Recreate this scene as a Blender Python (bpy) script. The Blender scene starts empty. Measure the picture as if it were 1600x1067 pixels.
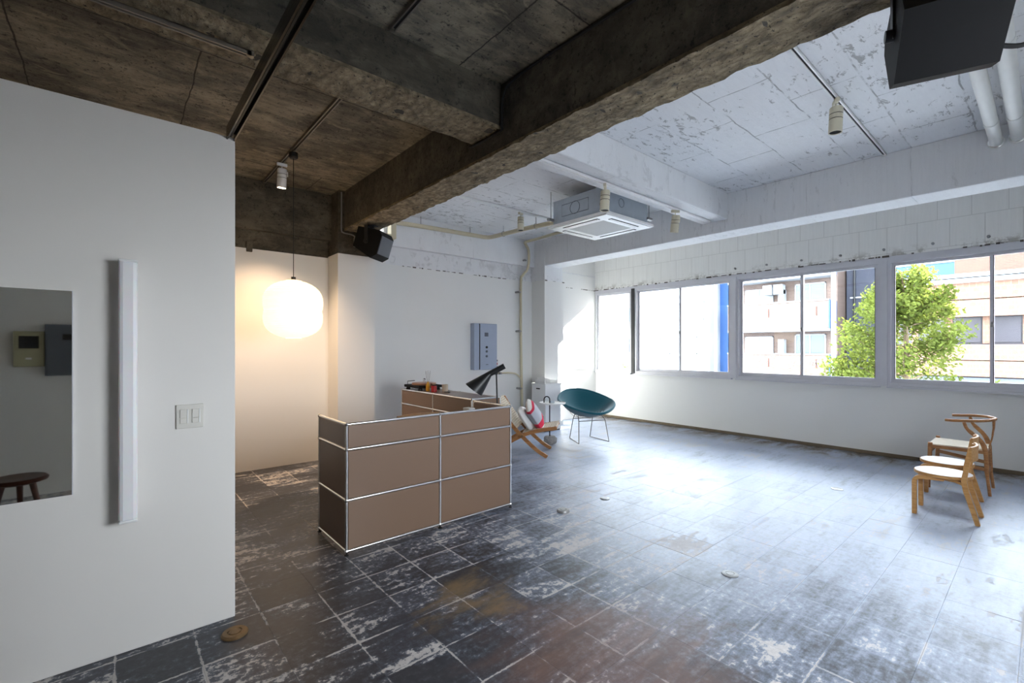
import bpy, bmesh, math, random
from mathutils import Vector, Matrix, noise as mnoise
R = random.Random(7)
SC = bpy.context.scene
COL = SC.collection
PI = math.pi

# ------------------------------------------------------------------ camera
cam_d = bpy.data.cameras.new('camera')
cam = bpy.data.objects.new('camera', cam_d); COL.objects.link(cam); SC.camera = cam
HEAD = math.atan(620 / 721.7)                       # heading, turned from +Y towards +X
cam.location = (0, 0, 1.44)
cam.rotation_euler = (PI / 2, 0, -HEAD)
cam_d.sensor_fit = 'HORIZONTAL'; cam_d.sensor_width = 36.0
cam_d.lens = 721.7 / 1600 * 36
cam_d.shift_y = 8.5 / 1600
cam_d.clip_start = 0.05; cam_d.clip_end = 400

# ------------------------------------------------------------------ world, sun, exposure
world = bpy.data.worlds.new('world'); SC.world = world; world.use_nodes = True
wn = world.node_tree; wn.nodes.clear()
w_out = wn.nodes.new('ShaderNodeOutputWorld'); w_bg = wn.nodes.new('ShaderNodeBackground')
w_bg.inputs['Color'].default_value = (0.87, 0.935, 1.0, 1); w_bg.inputs['Strength'].default_value = 7.0
wn.links.new(w_bg.outputs[0], w_out.inputs[0])

sun_d = bpy.data.lights.new('sun', 'SUN'); sun_d.energy = 18.0; sun_d.angle = math.radians(0.3)
sun_d.color = (1.0, 0.95, 0.86)
sun = bpy.data.objects.new('sun', sun_d); COL.objects.link(sun)
sun.location = (40, -16, 30)
sun.rotation_euler = Vector((-1, 0.333, -0.67)).to_track_quat('-Z', 'Y').to_euler()

def portal(name, loc, rot, sx, sy):                 # guides sampling of the sky through a window; emits nothing itself
    d = bpy.data.lights.new(name, 'AREA'); d.shape = 'RECTANGLE'; d.size = sx; d.size_y = sy
    d.cycles.is_portal = True
    o = bpy.data.objects.new(name, d); COL.objects.link(o); o.location = loc; o.rotation_euler = rot
portal('window_portal', (7.9, 2.85, 1.755), (0, PI / 2, 0), 1.66, 6.8)

portal('window_portal_south', (2.225, -.95, 1.55), (PI / 2, 0, 0), 1.55, 1.3)  # sky portal of the made-up opening in the south wall
SC.view_settings.view_transform = 'Standard'; SC.view_settings.look = 'None'
SC.view_settings.gamma = 1.0; SC.view_settings.use_curve_mapping = False
SC.view_settings.exposure = 1.82

# ------------------------------------------------------------------ mesh helpers
class MB:
    def __init__(s): s.v = []; s.f = []; s.flat = []
    def add(s, vs, fs):
        b = len(s.v); s.v += [tuple(p) for p in vs]; s.f += [tuple(i + b for i in f) for f in fs]; return s
    def box(s, a, b, bev=0.0):
        x0, x1 = sorted((a[0], b[0])); y0, y1 = sorted((a[1], b[1])); z0, z1 = sorted((a[2], b[2]))
        if bev <= 0:
            return s.add([(x0,y0,z0),(x1,y0,z0),(x1,y1,z0),(x0,y1,z0),(x0,y0,z1),(x1,y0,z1),(x1,y1,z1),(x0,y1,z1)],
                  [(0,3,2,1),(4,5,6,7),(0,1,5,4),(1,2,6,5),(2,3,7,6),(3,0,4,7)])
        bm = bmesh.new(); bmesh.ops.create_cube(bm, size=1)
        for v in bm.verts:
            v.co = Vector(((x0+x1)/2 + v.co.x*(x1-x0), (y0+y1)/2 + v.co.y*(y1-y0), (z0+z1)/2 + v.co.z*(z1-z0)))
        bmesh.ops.bevel(bm, geom=list(bm.edges), offset=bev, segments=2, affect='EDGES', profile=0.5)
        f0 = len(s.f); s.addbm(bm); s.flat.append((f0, len(s.f))); return s
    def addbm(s, bm):
        bm.verts.index_update()
        s.add([v.co[:] for v in bm.verts], [[v.index for v in f.verts] for f in bm.faces]); bm.free(); return s
    def tube(s, pts, r, seg=10, cap=True, closed=False):
        pts = [Vector(p) for p in pts]; n = len(pts)
        rs = r if isinstance(r, (list, tuple)) else [r]*n
        vs = []; ref = None
        for i, p in enumerate(pts):
            if closed: t = pts[(i+1) % n] - pts[i-1]
            else: t = (pts[min(i+1, n-1)] - pts[max(i-1, 0)])
            t.normalize()
            if ref is None: ref = Vector((0,0,1)) if abs(t.z) < .9 else Vector((1,0,0))
            a = ref - t*ref.dot(t)
            if a.length < 1e-4: a = Vector((0,1,0)) - t*t.y
            a.normalize(); b = t.cross(a); ref = a
            for k in range(seg):
                q = 2*PI*k/seg; vs.append(p + (a*math.cos(q) + b*math.sin(q))*rs[i])
        fs = []
        for i in range(n if closed else n-1):
            j = (i+1) % n
            for k in range(seg):
                l = (k+1) % seg; fs.append((i*seg+k, i*seg+l, j*seg+l, j*seg+k))
        if cap and not closed:
            fs.append(tuple(range(seg))[::-1]); fs.append(tuple((n-1)*seg+k for k in range(seg)))
        return s.add(vs, fs)
    def cyl(s, a, b, r, seg=16, r2=None): return s.tube([a, b], [r, r if r2 is None else r2], seg)
    def lathe(s, prof, c=(0,0,0), seg=24, axis='z'):
        vs = []; n = len(prof)
        for (r, h) in prof:
            for k in range(seg):
                q = 2*PI*k/seg
                if axis == 'z': vs.append((c[0]+r*math.cos(q), c[1]+r*math.sin(q), c[2]+h))
                else: vs.append((c[0]+h, c[1]+r*math.cos(q), c[2]+r*math.sin(q)))
        fs = [(i*seg+k, i*seg+(k+1) % seg, (i+1)*seg+(k+1) % seg, (i+1)*seg+k) for i in range(n-1) for k in range(seg)]
        if prof[0][0] > 1e-5: fs.append(tuple(range(seg))[::-1])
        if prof[-1][0] > 1e-5: fs.append(tuple((n-1)*seg+k for k in range(seg)))
        return s.add(vs, fs)
    def prism(s, poly, a, b, axis='y'):              # poly in the other two axes, extruded from a to b
        n = len(poly)
        def P(p, t): return {'y': (p[0], t, p[1]), 'x': (t, p[0], p[1]), 'z': (p[0], p[1], t)}[axis]
        return s.add([P(p, a) for p in poly] + [P(p, b) for p in poly],
              [tuple(range(n))[::-1], tuple(range(n, 2*n))] + [(i, (i+1) % n, n+(i+1) % n, n+i) for i in range(n)])
    def sweep(s, pts, wdir, w, t):                   # flat bar: width w along wdir, thickness t
        pts = [Vector(p) for p in pts]; wd = Vector(wdir).normalized(); n = len(pts); vs = []
        ts = t if isinstance(t, (list, tuple)) else [t]*n; ws = w if isinstance(w, (list, tuple)) else [w]*n
        for i, p in enumerate(pts):
            d = (pts[min(i+1, n-1)] - pts[max(i-1, 0)]).normalized(); nn = d.cross(wd).normalized()
            for (a, b) in ((-1,-1),(1,-1),(1,1),(-1,1)): vs.append(p + wd*(a*ws[i]/2) + nn*(b*ts[i]/2))
        fs = [(0,1,2,3), tuple((n-1)*4+k for k in (3,2,1,0))]
        for i in range(n-1):
            for k in range(4):
                l = (k+1) % 4; fs.append((i*4+k, (i+1)*4+k, (i+1)*4+l, i*4+l))
        return s.add(vs, fs)
    def xf(s, m):
        s.v = [tuple(m @ Vector(p)) for p in s.v]; return s
    def mesh(s, name):
        me = bpy.data.meshes.new(name); me.from_pydata(s.v, [], s.f); 
        bm = bmesh.new(); bm.from_mesh(me); bmesh.ops.recalc_face_normals(bm, faces=bm.faces); bm.to_mesh(me); bm.free()
        return me
    def build(s, name, mat, parent=None, loc=None, rot=None, smooth=True):
        me = s.mesh(name); me.materials.append(mat)
        if smooth:
            me.polygons.foreach_set('use_smooth', [True]*len(me.polygons)); me.set_sharp_from_angle(angle=math.radians(38))
            for a, b in s.flat:
                for i in range(a, b): me.polygons[i].use_smooth = False
        o = bpy.data.objects.new(name, me); COL.objects.link(o)
        if parent: o.parent = parent
        if loc: o.location = loc
        if rot: o.rotation_euler = rot
        return o

def empty(name, loc=(0,0,0), rz=0.0):
    o = bpy.data.objects.new(name, None); COL.objects.link(o); o.location = loc; o.rotation_euler = (0,0,rz)
    o.empty_display_size = 0.1; return o
def tag(o, label=None, cat=None, group=None, kind=None):
    if label: o['label'] = label
    if cat: o['category'] = cat
    if group: o['group'] = group
    if kind: o['kind'] = kind
    return o
def thing(name, label, cat, loc=(0,0,0), rz=0.0, group=None): return tag(empty(name, loc, rz), label, cat, group)
def struct(o, label=None): return tag(o, label, None, None, 'structure')
def copy_tree(o, parent=None):
    c = o.copy(); COL.objects.link(c); c.parent = parent
    for ch in [x for x in o.children]: copy_tree(ch, c)
    return c
def arc(c, r, a0, a1, n, plane='xz'):
    out = []
    for i in range(n+1):
        q = a0 + (a1-a0)*i/n; u, v = r*math.cos(q), r*math.sin(q)
        out.append({'xz': (c[0]+u, c[1], c[2]+v), 'xy': (c[0]+u, c[1]+v, c[2]), 'yz': (c[0], c[1]+u, c[2]+v)}[plane])
    return out
def smooth_path(pts, n=6):                           # Catmull-Rom through the points
    P = [Vector(p) for p in pts]; P = [P[0]*2-P[1]] + P + [P[-1]*2-P[-2]]; out = []
    for i in range(1, len(P)-2):
        for k in range(n):
            t = k/n; a, b, c, d = P[i-1], P[i], P[i+1], P[i+2]
            out.append(0.5*((2*b) + (c-a)*t + (2*a-5*b+4*c-d)*t*t + (3*b-a-3*c+d)*t**3))
    out.append(P[-2]); return out

# ------------------------------------------------------------------ materials
def lin(r, g, b):
    f = lambda c: (c/255/12.92) if c/255 <= .04045 else ((c/255+.055)/1.055)**2.4
    return (f(r), f(g), f(b), 1)
class NT:
    def __init__(s, name):
        s.m = bpy.data.materials.new(name); s.m.use_nodes = True; s.t = s.m.node_tree; s.t.nodes.clear()
        s.out = s.n('OutputMaterial')
    def n(s, typ, ins=None, **at):
        nd = s.t.nodes.new('ShaderNode' + typ)
        for k, v in at.items(): setattr(nd, k, v)
        for k, v in (ins or {}).items():
            if isinstance(v, bpy.types.NodeSocket): s.t.links.new(v, nd.inputs[k])
            else: nd.inputs[k].default_value = v
        return nd
    def math(s, op, a, b=0.0, c=None, clamp=False):
        i = {0: a, 1: b}
        if c is not None: i[2] = c
        return s.n('Math', i, operation=op, use_clamp=clamp).outputs[0]
    def mix(s, f, a, b, bt='MIX'):
        nd = s.t.nodes.new('ShaderNodeMix'); nd.data_type = 'RGBA'; nd.blend_type = bt
        for k, v in ((0, f), (6, a), (7, b)):
            if isinstance(v, bpy.types.NodeSocket): s.t.links.new(v, nd.inputs[k])
            else: nd.inputs[k].default_value = v
        return nd.outputs[2]
    def step(s, v, a, b, lo=0.0, hi=1.0):
        return s.n('MapRange', {'Value': v, 'From Min': a, 'From Max': b, 'To Min': lo, 'To Max': hi}, interpolation_type='SMOOTHSTEP').outputs[0]
    def pos(s, sc=(1,1,1), off=(0,0,0)):
        g = s.n('NewGeometry').outputs['Position']
        return s.n('Mapping', {'Vector': g, 'Scale': sc, 'Location': off}).outputs[0]
    def noise(s, vec, scale, detail=4, rough=.6, dist=0.0):
        return s.n('TexNoise', {'Vector': vec, 'Scale': scale, 'Detail': detail, 'Roughness': rough, 'Distortion': dist}).outputs['Fac']
    def bsdf(s, color, rough=.5, metal=0.0, bump=None, bstr=.3, bdist=.01, **ins):
        i = {'Base Color': color, 'Roughness': rough, 'Metallic': metal}; i.update({k.replace('_', ' '): v for k, v in ins.items()})
        b = s.n('BsdfPrincipled', i)
        if bump is not None:
            bp = s.n('Bump', {'Height': bump, 'Strength': bstr, 'Distance': bdist}); s.t.links.new(bp.outputs[0], b.inputs['Normal'])
        s.t.links.new(b.outputs[0], s.out.inputs[0]); return s.m

def plain(name, rgb, rough=.5, metal=0.0, var=.06, scale=9.0, **ins):
    t = NT(name); c = lin(*rgb); f = t.noise(t.n('TexCoord').outputs['Object'], scale, 4)
    d = tuple(x*(1-var) for x in c[:3]) + (1,); e = tuple(min(1, x*(1+var)) for x in c[:3]) + (1,)
    return t.bsdf(t.mix(f, d, e), rough, metal, f, .08, .002, **ins)

M = {}
def mat_floor():
    t = NT('worn_tile_floor'); p = t.pos()
    sx = t.n('SeparateXYZ', {0: p}); X, Y = sx.outputs[0], sx.outputs[1]
    tx, ty = t.math('DIVIDE', X, .3), t.math('DIVIDE', t.math('SUBTRACT', Y, .09), .3)
    idx = t.n('CombineXYZ', {0: t.math('FLOOR', tx), 1: t.math('FLOOR', ty)}).outputs[0]
    tv = t.n('TexWhiteNoise', {'Vector': idx}, noise_dimensions='3D').outputs['Value']
    jd = lambda v: t.math('SUBTRACT', .5, t.math('ABSOLUTE', t.math('SUBTRACT', t.math('FRACT', v), .5)))
    dj = t.math('MINIMUM', jd(tx), jd(ty))
    low = t.noise(p, .75, 3, .55)
    mid = t.noise(t.pos((1, 2.2, 1), (3, 1, 0)), 2.2, 7, .68, .4)
    streak = t.noise(t.pos((1.6, 11, 1)), 1.5, 8, .7)
    fine = t.noise(p, 26, 6, .72)
    jn = t.noise(t.pos((1, 1, 1), (7, 4, 0)), 1.6, 5, .65)
    joint = t.math('MULTIPLY', t.step(t.math('ADD', dj, t.math('MULTIPLY', t.math('SUBTRACT', fine, .5), .16)), -.005, .03, 1, 0), t.math('MULTIPLY', t.step(jn, .42, .58, .10, 1), t.step(X, 2.2, 4.6, 1, .35)))
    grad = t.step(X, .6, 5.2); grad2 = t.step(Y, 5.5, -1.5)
    w = t.math('ADD', t.math('MULTIPLY', mid, .42), t.math('MULTIPLY', streak, .34))
    w = t.math('ADD', w, t.math('MULTIPLY', fine, .42))
    w = t.math('ADD', w, t.math('MULTIPLY', low, .30))
    w = t.math('ADD', w, t.math('MULTIPLY', joint, .17))
    w = t.math('ADD', w, t.math('MULTIPLY', t.math('SUBTRACT', tv, .5), .07))
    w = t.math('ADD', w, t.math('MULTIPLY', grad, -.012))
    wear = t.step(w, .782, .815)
    sheen_wear = t.step(t.math('ADD', w, t.math('MULTIPLY', grad, .30)), .70, 1.06)  # paler towards the windows: wear plus their blue sheen put into the colour
    dark = t.mix(tv, lin(36, 37, 42), lin(50, 51, 58))
    dark = t.mix(t.step(fine, .35, .7), dark, t.mix(.5, dark, lin(74, 76, 84)))
    sheen_grey = t.mix(low, lin(150, 163, 190), lin(188, 200, 220))
    c = t.mix(t.math('MULTIPLY', sheen_wear, .88), dark, sheen_grey)
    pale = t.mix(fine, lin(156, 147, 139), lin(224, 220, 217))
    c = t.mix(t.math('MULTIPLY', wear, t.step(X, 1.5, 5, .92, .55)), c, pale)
    # brown and ochre adhesive stains with a shape of their own
    def blob(cx, cy, r0, r1):
        d = t.n('VectorMath', {0: p, 1: (cx, cy, 0)}, operation='DISTANCE').outputs['Value']
        return t.step(t.math('ADD', d, t.math('MULTIPLY', t.math('SUBTRACT', mid, .5), 1.2)), r0, r1, 1, 0)
    c = t.mix(t.math('MULTIPLY', blob(1.75, 1.35, .15, .75), t.math('MULTIPLY', streak, .95)), c, lin(128, 92, 74))
    c = t.mix(t.math('MULTIPLY', blob(1.5, 2.15, .0, .3), .55), c, lin(150, 122, 78))
    c = t.mix(t.math('MULTIPLY', t.step(X, 6.9, 7.5), t.step(mid, .35, .6)), c, lin(96, 86, 74))
    ro = t.math('ADD', .34, t.math('ADD', t.math('MULTIPLY', wear, .22), t.math('MULTIPLY', fine, .14)))
    h = t.math('ADD', t.math('MULTIPLY', wear, -.6), t.math('ADD', t.math('MULTIPLY', fine, .5), t.math('MULTIPLY', joint, -.5)))
    return t.bsdf(c, ro, 0, h, .22, .004, Specular_IOR_Level=.55)
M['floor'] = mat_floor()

def mat_dark_concrete(name, a, b, spots=.5, seams=0.0):
    t = NT(name); p = t.pos()
    st = t.noise(t.pos((1.6, 6, 6)), 1.8, 10, .74, .3)
    low = t.noise(p, 1.3, 6, .62); fine = t.noise(p, 30, 6, .75); pk = t.noise(t.pos((1, 1.9, 1.6)), 4.2, 9, .72, .7)
    big = t.noise(t.pos((1, 1.3, 1), (5, 2, 1)), 2.3, 8, .7)
    c = t.mix(t.step(t.math('ADD', t.math('MULTIPLY', st, .5), t.math('MULTIPLY', big, .5)), .38, .62), lin(*a), lin(*b))
    c = t.mix(t.step(low, .42, .62), c, t.mix(.5, c, lin(40, 39, 36)))
    c = t.mix(t.math('MULTIPLY', t.step(pk, .55, .64), spots), c, lin(172, 160, 136))
    c = t.mix(t.math('MULTIPLY', t.step(t.math('ADD', fine, t.math('MULTIPLY', pk, -.25)), .44, .50), .75), c, lin(34, 32, 29))
    h = t.math('ADD', fine, t.math('ADD', st, t.math('MULTIPLY', pk, 1.5)))
    if seams > 0:
        w = t.noise(p, 3, 4); pv = t.n('VectorMath', {0: p, 1: t.n('CombineXYZ', {0: t.math('MULTIPLY', w, .05), 1: t.math('MULTIPLY', w, .03)}).outputs[0]}, operation='ADD').outputs[0]
        br = t.n('TexBrick', {'Vector': pv, 'Scale': 1.0, 'Mortar Size': .006, 'Mortar Smooth': .4, 'Brick Width': .91, 'Row Height': 1.82}).outputs['Fac']
        c = t.mix(t.math('MULTIPLY', br, seams), c, lin(38, 36, 33)); h = t.math('ADD', h, t.math('MULTIPLY', br, -1.5))
    return t.bsdf(c, .88, 0, h, .85, .014)
M['dark_ceiling'] = mat_dark_concrete('bare_dark_concrete', (100, 95, 86), (166, 155, 134), .5, .8)
M['dark_beam'] = mat_dark_concrete('smooth_dark_concrete', (72, 68, 60), (110, 103, 89), .12)

def mat_rubble():
    t = NT('chipped_concrete'); p = t.pos()
    v = t.n('TexVoronoi', {'Vector': t.pos((1, .55, 1)), 'Scale': 26, 'Randomness': 1.0}, feature='F1')
    n = t.noise(p, 7, 8, .72, .5); f = t.noise(p, 45, 5, .7)
    c = t.mix(t.step(n, .3, .7), lin(122, 108, 86), lin(200, 182, 148))
    c = t.mix(t.math('MULTIPLY', v.outputs['Distance'], .7), c, lin(74, 64, 50))
    c = t.mix(t.step(f, .57, .66), c, lin(52, 46, 38))
    return t.bsdf(c, .9, 0, t.math('ADD', t.math('MULTIPLY', v.outputs['Distance'], 1.2), t.math('ADD', n, f)), 1.0, .02)
M['rubble'] = mat_rubble()

def mat_white_ceiling(name, panel=(.9, .45), rot=0, specks=.9, lines=.55, base=(226, 229, 233)):
    t = NT(name); p = t.pos()
    wob = t.noise(p, 2.5, 3)
    pv = t.n('VectorMath', {0: p, 1: t.n('CombineXYZ', {0: t.math('MULTIPLY', wob, .05), 1: t.math('MULTIPLY', wob, .05)}).outputs[0]}, operation='ADD').outputs[0]
    pv = t.n('Mapping', {'Vector': pv, 'Rotation': (0, 0, rot)}).outputs[0]
    br = t.n('TexBrick', {'Vector': pv, 'Scale': 1.0, 'Mortar Size': .006, 'Mortar Smooth': .3, 'Brick Width': panel[0], 'Row Height': panel[1]})
    pk = t.noise(t.pos((1.4, 3.4, 1)), 5.0, 9, .76, .5); low = t.noise(p, .9, 4, .6); st = t.noise(t.pos((2, 14, 1)), 2.2, 7, .7)
    fleck = t.math('MULTIPLY', t.step(t.math('ADD', pk, t.math('MULTIPLY', low, .35)), .76, .80), specks)
    crack = t.math('MULTIPLY', t.math('MULTIPLY', br.outputs['Fac'], t.step(t.noise(p, 3.5, 5, .7), .40, .60)), lines)
    c = t.mix(st, lin(*[x*.93 for x in base]), lin(*base))
    c = t.mix(t.math('MAXIMUM', fleck, crack), c, lin(96, 94, 90))
    return t.bsdf(c, .75, 0, t.math('ADD', t.math('MULTIPLY', br.outputs['Fac'], -1.5), t.math('ADD', pk, t.math('MULTIPLY', st, .6))), .5, .012)
M['white_ceiling'] = mat_white_ceiling('painted_white_concrete_ceiling', (.9, .45), 0, .55, .6, (243, 244, 246))
M['white_conc'] = mat_white_ceiling('painted_white_concrete', (1.8, .9), 0, .16, .22, (236, 237, 239))

def mat_spandrel():
    t = NT('board_marked_white_concrete'); p = t.pos(); s = t.n('SeparateXYZ', {0: p})
    v = t.n('CombineXYZ', {0: s.outputs[1], 1: t.math('ADD', s.outputs[2], .06)}).outputs[0]
    br = t.n('TexBrick', {'Vector': v, 'Scale': 1.0, 'Mortar Size': .004, 'Mortar Smooth': .2, 'Brick Width': .30, 'Row Height': .34}, offset=.37)
    st = t.noise(t.pos((1, 22, 1.3)), 1.6, 6, .7); pk = t.noise(p, 7, 8, .72)
    ed = t.math('MULTIPLY', t.step(s.outputs[2], 2.76, 2.60), t.step(pk, .50, .60))
    c = t.mix(st, lin(224, 224, 221), lin(242, 242, 239))
    c = t.mix(t.math('MULTIPLY', br.outputs['Fac'], .30), c, lin(140, 138, 132))
    c = t.mix(t.math('MULTIPLY', ed, .7), c, lin(132, 128, 116))
    return t.bsdf(c, .8, 0, t.math('ADD', t.math('MULTIPLY', br.outputs['Fac'], -1), st), .4, .01)
M['spandrel'] = mat_spandrel()

def mat_wall(name, rgb):
    t = NT(name); p = t.pos(); n = t.noise(p, 1.2, 4); f = t.noise(p, 160, 3, .6); c = lin(*rgb)
    return t.bsdf(t.mix(n, tuple(x*.965 for x in c[:3]) + (1,), c), .72, 0, f, .06, .002)
M['wall'] = mat_wall('white_painted_plaster', (232, 232, 230))
M['wall_p'] = mat_wall('white_partition_paint', (231, 228, 223))

def mat_brick(name, a, b, mort, bw=.22, rh=.075, axis='yz', msz=.008):
    t = NT(name); p = t.pos(); s = t.n('SeparateXYZ', {0: p})
    v = t.n('CombineXYZ', {0: s.outputs[1 if axis == 'yz' else 0], 1: s.outputs[2]}).outputs[0]
    br = t.n('TexBrick', {'Vector': v, 'Color1': lin(*a), 'Color2': lin(*b), 'Mortar': lin(*mort), 'Scale': 1.0, 'Mortar Size': msz, 'Brick Width': bw, 'Row Height': rh})
    return t.bsdf(br.outputs['Color'], .8, 0, br.outputs['Fac'], -.3, .01)
M['brick_apt'] = mat_brick('tan_brick_tile', (100, 83, 75), (86, 70, 63), (116, 104, 97))
M['brick_office'] = mat_brick('square_terracotta_tile', (118, 88, 72), (106, 78, 64), (138, 112, 96), .22, .22)
M['brick_dark'] = mat_brick('dark_grey_brick', (44, 48, 62), (34, 38, 50), (58, 62, 74), .24, .08, 'yz')
M['brick_red'] = mat_brick('red_brown_brick', (96, 62, 50), (84, 54, 44), (112, 84, 72))

M['alu'] = plain('anodised_aluminium', (206, 206, 212), .4, .15)
M['alu_dark'] = plain('dark_gasket', (38, 36, 40), .5)
M['chrome'] = plain('polished_chrome', (246, 246, 244), .22, 1.0, .02)
M['wire'] = plain('dark_chrome_wire', (118, 116, 114), .3, .9)
M['steel'] = plain('galvanised_steel', (172, 182, 192), .42, .45, .12, 14)
def mat_brown():
    t = NT('brown_powder_coated_steel'); n = t.noise(t.n('TexCoord').outputs['Object'], 420, 2)
    return t.bsdf(lin(128, 104, 86), .30, .0, n, .05, .0008, Specular_IOR_Level=.5)
M['brown'] = mat_brown()
M['black'] = plain('satin_black', (22, 23, 24), .42)
M['black2'] = plain('black_cabinet_paint', (12, 12, 13), .6, 0, .15, 40, Specular_IOR_Level=.2)
M['rubber'] = plain('black_rubber', (16, 16, 17), .7)
M['white_pl'] = plain('white_plastic', (236, 237, 236), .35)
M['cream'] = plain('cream_enamel', (206, 199, 176), .4)
M['cream_pipe'] = plain('cream_pipe_cover', (202, 192, 164), .55)
M['white_pipe'] = plain('white_painted_pipe', (224, 224, 220), .5)
M['acrylic'] = plain('frosted_acrylic', (240, 240, 243), .3, 0, .02, 5, Subsurface_Weight=.25)
M['beige_sw'] = plain('ivory_switch_plastic', (214, 211, 203), .4)
M['panel_blue'] = plain('blue_grey_steel_panel', (158, 171, 192), .4, 0.0)
M['panel_grey'] = plain('slate_grey_steel', (92, 98, 108), .45, .1)
M['intercom'] = plain('olive_beige_plastic', (176, 172, 138), .45)
M['screen'] = plain('dark_glass_screen', (30, 31, 34), .12)
M['grille'] = plain('grey_return_grille', (190, 191, 189), .6, 0, .2, 120)
M['dark_slot'] = plain('dark_slot', (40, 41, 43), .7)
M['teal'] = plain('teal_wool', (12, 92, 106), .9, 0, .25, 120, Sheen_Weight=.35)
M['stone'] = plain('rough_grey_stone', (152, 150, 148), .9, 0, .45, 30)
M['white_paper'] = plain('white_paper', (240, 240, 238), .7)
M['cord'] = plain('natural_flat_cord', (224, 213, 194), .85, 0, .2, 90)
M['papercord'] = plain('woven_paper_cord', (232, 222, 204), .85, 0, .15, 160)
M['laminate'] = plain('white_laminate', (240, 238, 240), .3)
M['brass'] = plain('tarnished_brass', (122, 96, 64), .5, .4, .4, 30)
M['greymetal'] = plain('dull_grey_metal', (150, 150, 150), .45, .6)
M['cardcup'] = plain('beige_ceramic', (208, 192, 172), .6)
M['red'] = plain('red_glass', (196, 36, 40), .2)
M['amber'] = plain('amber_liquid_glass', (206, 152, 40), .15)
M['reed'] = plain('rattan_reed', (110, 96, 78), .8)
M['copper'] = plain('copper_platter', (168, 126, 98), .35, .3)
M['label'] = plain('dark_brown_tag', (74, 40, 30), .6)
M['blue_paint'] = plain('blue_paint', (30, 70, 122), .5)
M['bwhite'] = plain('white_facade', (150, 154, 158), .8, 0, .05, .5)
M['bglass'] = plain('facade_window_glass', (70, 82, 92), .15)
M['bglass_dark'] = plain('dark_facade_glass', (62, 60, 66), .2)
M['curtain'] = plain('curtained_window', (122, 126, 126), .4)
M['orange'] = plain('orange_awning', (176, 104, 30), .7)
M['asphalt'] = plain('asphalt', (160, 161, 164), .9, 0, .2, 2)
M['bark'] = plain('tree_bark', (104, 88, 70), .9, 0, .3, 20)

def mat_wood(name, a, b, rough=.45, sc=(3, 40, 40)):
    t = NT(name); o = t.n('Mapping', {'Vector': t.n('TexCoord').outputs['Object'], 'Scale': sc}).outputs[0]
    n = t.noise(o, 1.4, 6, .65, .4)
    return t.bsdf(t.mix(t.step(n, .3, .7), lin(*a), lin(*b)), rough, 0, n, .1, .002)
M['oak'] = mat_wood('oiled_oak', (146, 96, 54), (184, 132, 82))
M['birch'] = mat_wood('honey_birch', (186, 132, 72), (212, 162, 100))
M['walnut'] = mat_wood('dark_stained_wood', (62, 34, 26), (92, 52, 38), .35)
M['beech'] = mat_wood('soaped_beech', (168, 124, 84), (196, 152, 108))

def mat_glass():
    t = NT('clear_window_glass')
    tr = t.n('BsdfTransparent', {'Color': (.86, .885, .90, 1)}); gl = t.n('BsdfGlossy', {'Color': (1, 1, 1, 1), 'Roughness': .02})
    fr = t.n('Fresnel', {'IOR': 1.35}); mx = t.n('MixShader', {0: fr.outputs[0], 1: tr.outputs[0], 2: gl.outputs[0]})
    t.t.links.new(mx.outputs[0], t.out.inputs[0]); return t.m
M['glass'] = mat_glass()
def mat_mirror():
    t = NT('silvered_mirror'); n = t.noise(t.n('TexCoord').outputs['Object'], 2, 2)
    return t.bsdf(t.mix(n, (.90, .92, .88, 1), (.93, .94, .90, 1)), .02, 1.0)
M['mirror'] = mat_mirror()
def mat_paper():
    t = NT('glowing_washi_paper'); n = t.noise(t.n('TexCoord').outputs['Object'], 30, 4)
    e = t.mix(n, lin(255, 212, 152), lin(255, 222, 168))
    return t.bsdf(lin(250, 240, 215), .8, 0, None, Emission_Color=e, Emission_Strength=.62)
M['washi'] = mat_paper()
def mat_lens():
    t = NT('lit_lamp_lens'); return t.bsdf(lin(255, 240, 215), .4, 0, None, Emission_Color=lin(255, 228, 190), Emission_Strength=9.0)
M['lens'] = mat_lens()
def mat_cushion():
    t = NT('colour_block_cushion'); o = t.n('SeparateXYZ', {0: t.n('TexCoord').outputs['Object']})
    y, x = o.outputs[1], o.outputs[0]
    g = t.mix(t.step(x, .055, .06), lin(186, 189, 198), lin(224, 54, 86))
    g = t.mix(t.step(x, .13, .135), g, lin(238, 236, 230))
    g = t.mix(t.step(x, -.115, -.12), g, lin(206, 48, 76))
    g = t.mix(t.step(x, -.15, -.155), g, lin(238, 236, 230))
    return t.bsdf(g, .9, 0, t.noise(t.n('TexCoord').outputs['Object'], 140, 3), .3, .003)
M['cushion'] = mat_cushion()
def mat_leaf():
    t = NT('sunlit_leaves'); n = t.noise(t.pos(), 1.6, 5); tr = t.n('BsdfTranslucent', {'Color': lin(110, 120, 52)})
    d = t.n('BsdfDiffuse', {'Color': t.mix(t.step(n, .35, .65), lin(54, 66, 30), lin(98, 108, 56))})
    mx = t.n('MixShader', {0: .45, 1: d.outputs[0], 2: tr.outputs[0]}); t.t.links.new(mx.outputs[0], t.out.inputs[0]); return t.m
M['leaf'] = mat_leaf()

# ------------------------------------------------------------------ the room shell
XW, YB, YS, XL, ZC = 7.70, 6.25, -0.75, -2.5, 3.38
floor = struct(MB().box((XL-.2, YS-.2, -.2), (XW+.2, YB+.3, -.004)).build('floor', M['floor'], smooth=False), 'worn dark tiled floor with pale adhesive marks')

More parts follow.
